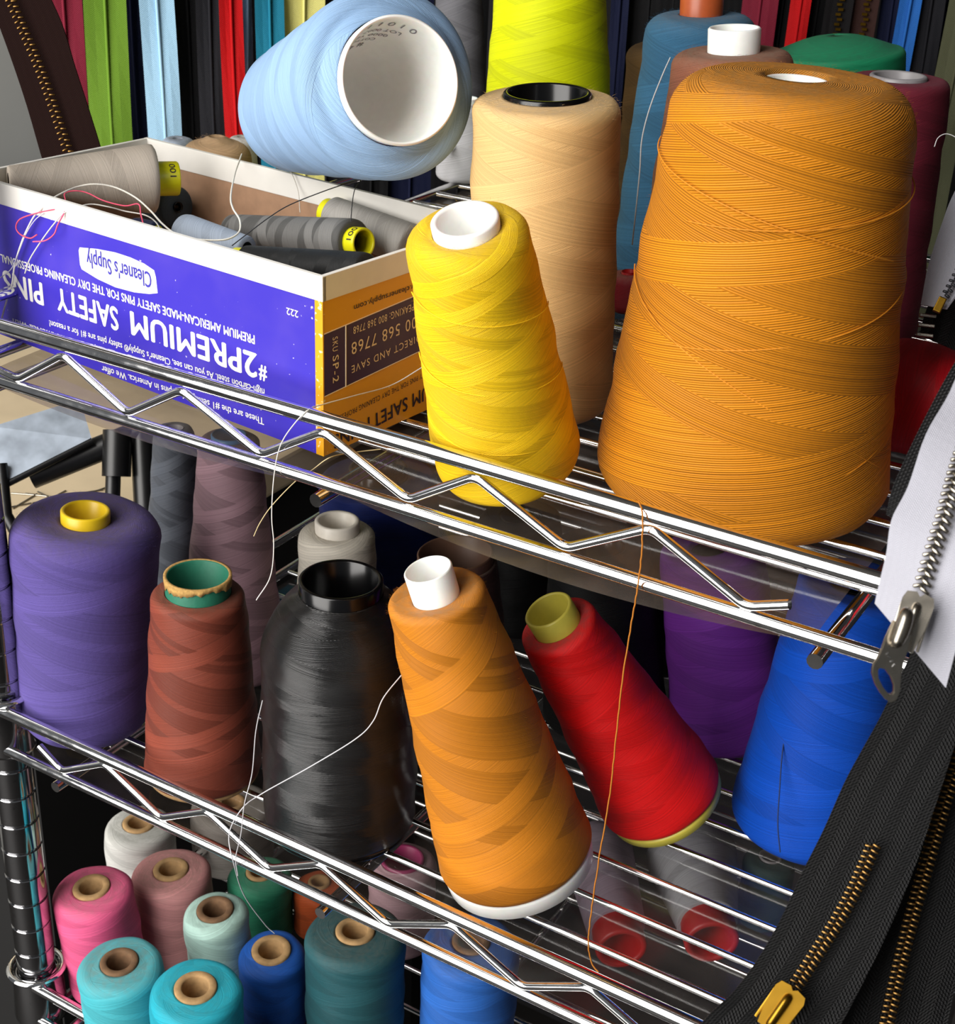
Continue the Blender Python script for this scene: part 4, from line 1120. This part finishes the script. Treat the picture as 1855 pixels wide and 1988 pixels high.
def plate_mesh(name, outline, thick, hole=None):
    """flat plate from 2-D outline, extruded; optional hole with equal vertex count"""
    n = len(outline)
    v = [(x, y, -thick/2) for x, y in outline] + [(x, y, thick/2) for x, y in outline]
    f = [(i, (i+1) % n, (i+1) % n + n, i + n) for i in range(n)]
    if hole:
        k = len(v)
        v += [(x, y, -thick/2) for x, y in hole] + [(x, y, thick/2) for x, y in hole]
        f += [(k + (i+1) % n, k + i, k + i + n, k + (i+1) % n + n) for i in range(n)]
        f += [(i + n, (i+1) % n + n, k + (i+1) % n + n, k + i + n) for i in range(n)]
        f += [((i+1) % n, i, k + i, k + (i+1) % n) for i in range(n)]
    else:
        f += [tuple(range(n))[::-1], tuple(range(n, 2*n))]
    me = mesh(name, v, f)
    bm = bmesh.new(); bm.from_mesh(me); bmesh.ops.recalc_face_normals(bm, faces=bm.faces[:])
    bm.to_mesh(me); bm.free()
    return me

def face_frame(a, b):
    """matrix with local -Y running from a to b and Z toward the camera"""
    a, b = Vector(a), Vector(b)
    y = (a - b).normalized(); n = CAM - a; n = (n - y*n.dot(y)).normalized()
    x = y.cross(n)
    mt = Matrix((x, y, n)).transposed().to_4x4(); mt.translation = a
    return mt, (a - b).length

def zipper(name, label, key, tmat, thick=.0007, ripple=0.0, group=None, nc=6):
    rows = PT[key]
    root = empty(name, rows[-1][0])
    tag(root, label, 'zipper', group)
    o = obj('tape', ribbon_mesh('tape', rows, thick, nc, 6, ripple, len(key)), tmat, root)
    o.location = -Vector(root.location)
    return root
def rel(o, root):
    """child placed in world space"""
    mw = o.matrix_world.copy()
    o.parent = root
    o.matrix_parent_inverse = Matrix.Translation(-Vector(root.location))
    return o
def teeth(root, key, pitch, mat, size, tilt=.35, gap=.0009):
    holder_before = set(bpy.data.objects)
    chain(PT[key], pitch, None, mat, size, tilt, gap=gap)
    for o in [x for x in bpy.data.objects if x not in holder_before]:
        rel(o, root)

def capsule_pts(w, l, n=24, k=2.6):
    out = []
    for i in range(n):
        a = 2*math.pi*i/n
        c, s = math.cos(a), math.sin(a)
        out.append((w*math.copysign(abs(c)**(2/k), c), l*math.copysign(abs(s)**(2/k), s)))
    return out

def slider(root, key, mat, w, with_puller=None):
    mt, L = face_frame(*PT[key])
    body = empty('slider'); body.matrix_world = mt; rel(body, root)
    # shield-shaped top plate, rails and bridge
    out = [(-.50*w, .0), (-.42*w, .16*L), (-.12*w, .2*L), (0, .12*L), (.12*w, .2*L), (.42*w, .16*L), (.50*w, 0), (.46*w, -.5*L), (.33*w, -L), (-.33*w, -L), (-.46*w, -.5*L)]
    obj('top_plate', plate_mesh('top_plate', out, .0011), mat, body).location = (0, 0, .0008)
    for s in (-1, 1):
        o = obj('side_rail', box_mesh('side_rail', -.055*w, .055*w, -.95*L, -.05*L, -.0014, .0009, .0003), mat, body); o.location = (s*.45*w, 0, 0)
    br = [(0, -.08*L, .0012), (0, -.12*L, .0026), (0, -.45*L, .0032), (0, -.80*L, .0026), (0, -.86*L, .0012)]
    obj('bridge', tube_mesh('bridge', smooth_path(br, 5), .13*w, 10), mat, body)
    return body

# white zipper with silver teeth, in front at the right
M['tape_white'] = tape('tape_white', '#aeaeb8', .0006, .0009, .06, .4)
M['tape_black'] = tape('tape_black', '#0f0f10', .0011, .0034, .9, 1.2, .5, spec=.3)
zw = zipper('zipper', 'white zipper with silver teeth and pull tab hanging at the right front', 'z_white', M['tape_white'], .0009)
teeth(zw, 'zc_white', .00186, M['silver'], (.0027, .0009, .0013), .45, .0008)
slider(zw, 'slider', M['silver'], .0072)
def star(poly, cx, cy, n):
    """resample a closed outline by rays from an inner point"""
    out = []
    for i in range(n):
        a = 2*math.pi*i/n; dx, dy = math.cos(a), math.sin(a); best = None
        for k in range(len(poly)):
            (x1, y1), (x2, y2) = poly[k], poly[(k+1) % len(poly)]
            ex, ey = x2 - x1, y2 - y1
            den = dx*ey - dy*ex
            if abs(den) < 1e-12: continue
            t = ((x1 - cx)*ey - (y1 - cy)*ex)/den; s = ((x1 - cx)*dy - (y1 - cy)*dx)/den
            if t > 0 and -1e-6 <= s <= 1 + 1e-6 and (best is None or t > best): best = t
        out.append((cx + dx*best, cy + dy*best))
    return out
# outline in tenths of a millimetre, tab hanging downward from the slider
PO = [(1,81),(-7,56),(-17,25),(-28,2),(-37,-12),(-38,-26),(-31,-47),(-21,-64),(-10,-78),(1,-84),(11,-78),(18,-60),(20,-30),(25,-5),(33,18),(42,41),(38,48),(28,59),(17,66)]
PH = [(-25,-16),(-11,-19),(-1,-33),(5,-50),(4,-66),(-4,-68),(-15,-54),(-24,-36)]
pu = empty('pull_tab')
mt = Matrix((RIGHT, UP, -FWD)).transposed().to_4x4(); mt.translation = PT['puller'][0]
pu.matrix_world = mt; rel(pu, zw)
k = 1.14e-4
po = star([(x*k, y*k) for x, y in PO], -11*k, -42*k, 48); ph = star([(x*k, y*k) for x, y in PH], -11*k, -42*k, 48)
pm_ = plate_mesh('tab_plate', po, .0010, ph)
bm = bmesh.new(); bm.from_mesh(pm_)
ed = [e_ for e_ in bm.edges if len(e_.link_faces) == 2 and e_.calc_face_angle(0) > 1.0]
bmesh.ops.bevel(bm, geom=ed, offset=.00025, segments=2, affect='EDGES')
bm.to_mesh(pm_); bm.free()
obj('tab_plate', pm_, M['silver'], pu)
hp = [(30*k, 92*k, .0002), (27*k, 88*k, .0016), (18*k, 62*k, .0022), (8*k, 36*k, .0020), (5*k, 28*k, .0006)]
obj('hinge_hump', tube_mesh('hinge_hump', smooth_path(hp, 5), lambda t: .0007 + .0010*math.sin(math.pi*min(1, t*1.1))**.6, 14), M['silver'], pu)
for x, y, a in ((-8, 12, .6), (-4, 5, -.5), (0, -3, .4), (4, -11, .7)):
    o = obj('engraving', tube_mesh('engraving', [(-.0004, 0, 0), (.0004, 0, 0)], .00012, 5), M['chrome'], pu)
    o.location = (x*k, y*k, .00055); o.rotation_euler = (0, 0, a)

zipper('zipper', 'narrow black zipper tape hanging just left of the white zipper', 'z_black_side', M['tape_black'], .0008)
za = zipper('zipper', 'black zipper with brass teeth and brass slider at the lower right corner', 'z_black_a', M['tape_black'], .0009)
teeth(za, 'zc_black_a', .00150, M['old_gold'], (.0022, .00065, .0011), .15, .0009)
slider(za, 'slider_a', M['gold'], .0085)
zb = zipper('zipper', 'black zipper with a long unbroken row of brass teeth at the right edge', 'z_black_b', M['tape_black'], .0009)
teeth(zb, 'zc_black_b', .00155, M['old_gold'], (.0022, .00065, .0011), .12, .0009)
zt = zipper('zipper', 'white zipper with dark teeth at the upper right edge', 'z_white_top', M['tape_white'], .0008)
teeth(zt, 'zc_white_top', .0022, simple('dark_teeth', '#2a2a30', .4, noise=.1), (.0020, .0009, .0011), .2, .0006)
mt, L = face_frame(*PT['stop_top'])
o = obj('end_stop', box_mesh('end_stop', -.0014, .0014, -L, 0, -.0012, .0012, .0004), M['gold']); o.matrix_world = mt; rel(o, zt)
zk = zipper('zipper', 'black zipper with a metal end piece beside the dark maroon cone', 'z_black_top', M['tape_black'], .0008)
mt, L = face_frame(*PT['buckle'])
for k in range(3):
    o = obj('metal_end', box_mesh('metal_end', -.0030, .0030, -.0006, .0006, -.001, .001, .0003), M['silver']); o.matrix_world = mt @ Matrix.Translation((0, -k*L*.42, .002)); rel(o, zk)
zbr = zipper('zipper', 'wide dark brown zipper with brass teeth hanging behind the box', 'z_brown', tape('tape_brown', '#190c0a', .001, .002, .3, .5, .9, spec=.08), .0009)
teeth(zbr, 'zc_brown', .0029, M['old_gold'], (.0030, .0009, .0012), .25, .0012)

# zippers hanging behind the rack
BGC = {'maroon': '#7c1f33', 'white': '#c9c6c2', 'green': '#6a8f2c', 'navy': '#0e1430', 'light blue': '#a3cbe6', 'black': '#0d0d0f', 'charcoal': '#1d1d22', 'red': '#b80d12',
       'pale blue': '#8fb2d2', 'teal': '#1f7a96', 'pale yellow': '#e3dd86', 'gold black': '#141214', 'gold brown': '#3a2420', 'royal blue': '#2b6cc0', 'olive': '#5e6048'}
seen = {}
NTH = {'black': ['just right of the light blue one', 'narrow, beside the teal one', 'behind the light blue cone', 'left of the neon yellow cone', 'right of the neon yellow cone', 'behind the steel blue cone', 'left of the red one at the upper right', 'right of the red one at the upper right'],
       'charcoal': ['between the black and the red ones', 'right of the pale yellow one', 'left of the olive one at the upper right'],
       'navy': ['between the green and the light blue ones', 'behind the top of the light blue cone', 'beside the neon yellow cone', 'left of the bright blue one at the upper right', 'narrow, left of the olive one'],
       'maroon': ['at the far left', 'right of the steel blue cone'], 'red': ['left of the light blue cone', 'behind the emerald green spool']}
bgm = {}
for c, x0, y0, x1, y1, zt_, zb_ in PT['bg']:
    a, b = Vector((x0, y0, 0)), Vector((x1, y1, 0))
    k = seen.get(c, 0); seen[c] = k + 1
    where = NTH[c][k] if c in NTH else {'white': 'narrow, between maroon and green', 'green': 'next to the maroon one at the left', 'light blue': 'left of the black ones', 'pale blue': 'a thin strip beside the red one', 'teal': 'between black and pale yellow', 'pale yellow': 'left of the light blue cone', 'gold black': 'with brass teeth at the upper right', 'gold brown': 'with brass teeth at the upper right', 'royal blue': 'at the upper right', 'olive': 'at the right edge'}[c]
    cn = {'gold black': 'black', 'gold brown': 'brown', 'royal blue': 'bright blue', 'olive': 'olive green'}.get(c, c)
    if c not in bgm: bgm[c] = tape('tape_bg_' + c.replace(' ', '_'), BGC[c], .0012, .0024, .18, .5)
    root = empty('hanging_zipper', (a + b) / 2 + Vector((0, 0, zb_)))
    tag(root, '%s zipper hanging behind, %s' % (cn, where), 'zipper', 'zippers hanging behind the rack')
    nrm = Vector((a.y - b.y, b.x - a.x, 0)).normalized()
    if nrm.dot(CAM - a) < 0: nrm = -nrm
    rows = []
    rr = random.Random(c + str(k))
    ph = rr.random()*6
    for i in range(7):
        z = zt_ + .06 + (zb_ - zt_ - .06) * i / 6
        sh = nrm * .0015 * math.sin(ph + i*1.1) + (b - a).normalized() * .0012 * math.sin(ph*2 + i*.9)
        rows.append((a + sh + Vector((0, 0, z)), b + sh + Vector((0, 0, z))))
    t_ = obj('tape', ribbon_mesh('tape', rows, .0008, 4, 3, .0008, k), bgm[c], root); t_.location = -Vector(root.location)
    mid = [(l + r) / 2 + nrm * .0009 for l, r in rows]
    if c.startswith('gold'):
        v, f = [], []
        for q in range(90):
            z = zt_ + .03 - q * .0030
            if z < zb_: break
            p = (a + b)/2 + nrm*.0012 + Vector((0, 0, z)) + (b - a).normalized()*.0006*(1 if q % 2 else -1)
            bv, bf = box_verts(-.0016, .0016, -.0008, .0008, -.0008, .0008)
            kk = len(v); xd = (b - a).normalized()
            v += [p + xd*x + nrm*y + Vector((0, 0, z2)) for x, y, z2 in bv]; f += [tuple(i + kk for i in q4) for q4 in bf]
        o = obj('teeth', mesh('teeth', v, f), M['gold'], root); o['kind'] = 'stuff'; o.location = -Vector(root.location)
    else:
        o = obj('coil', tube_mesh('coil', smooth_path(mid, 3), .0010, 6), bgm[c], root); o.location = -Vector(root.location)

# ------------------------------------------------------------------ left background: table, machine, pins
tb = empty('work_table', (-.75, .40, -1.0))
tag(tb, 'cream topped work table seen behind the violet cone at the left', 'table')
def part(root, name, me, mat):
    o = obj(name, me, mat, root); o.location = -Vector(root.location); return o
part(tb, 'table_top', box_mesh('table_top', -1.15, -.375, .10, .56, -.225, -.20, .003), simple('table_cream', '#d8c4a2', .6, noise=.06, nscale=30))
part(tb, 'dark_panel', box_mesh('dark_panel', -1.13, -.385, .115, .125, -.95, -.225), simple('dark_panel_black', '#0c0b0b', .9))  # black panel added to stand in for the dark under the table
part(tb, 'dark_panel', box_mesh('dark_panel', -.395, -.385, .125, .55, -.95, -.225), simple('dark_panel_black2', '#0c0b0b', .9))  # second added panel, darkens the gap from the side
for x in (-1.10, -.43):
    for y in (.15, .52):
        part(tb, 'leg', box_mesh('leg', x - .02, x + .02, y - .02, y + .02, -1.0, -.225), simple('table_leg', '#2a2724', .6))
ma = empty('sewing_machine', (-.38, .17, -.20))
tag(ma, 'black sewing machine part with a pale steel plate on the work table', 'sewing machine')
blk = simple('machine_black', '#0b0b0c', .35, noise=.1)
q = [Vector(p) for p in MPL]
n_ = (q[1] - q[0]).cross(q[3] - q[0]).normalized()
if n_.dot(CAM - q[0]) < 0: n_ = -n_
def slab(p, d): 
    v = p + [x - n_*d for x in p]
    return mesh('slab', v, [(0,1,2,3),(7,6,5,4),(0,4,5,1),(1,5,6,2),(2,6,7,3),(3,7,4,0)])
steel = simple('worn_steel', '#a9b4c2', .35, metal=.4, noise=.3, nscale=60)
part(ma, 'steel_plate', slab(q, .002), steel)
def mbar(name, pts, r): part(ma, name, tube_mesh(name, [Vector(p) for p in pts], r, 12), blk)
mbar('plate_edge', [q[3] - n_*.002, q[2] - n_*.002], .0022)
for nm, pts, r in MBARS: mbar(nm, pts, r)
for i in range(16):
    x, y = random.uniform(-.475, -.435), random.uniform(.185, .235)
    a = random.uniform(0, 6.28)
    d = Vector((math.cos(a), math.sin(a), 0)) * .012
    c = Vector((x, y, -.1994))
    o = obj('straight_pin', tube_mesh('straight_pin', [c - d, c + d], .0006, 6), M['silver'])
    tag(o, 'silver pin scattered on the cream table top', 'pin', 'loose pins on the cream table')
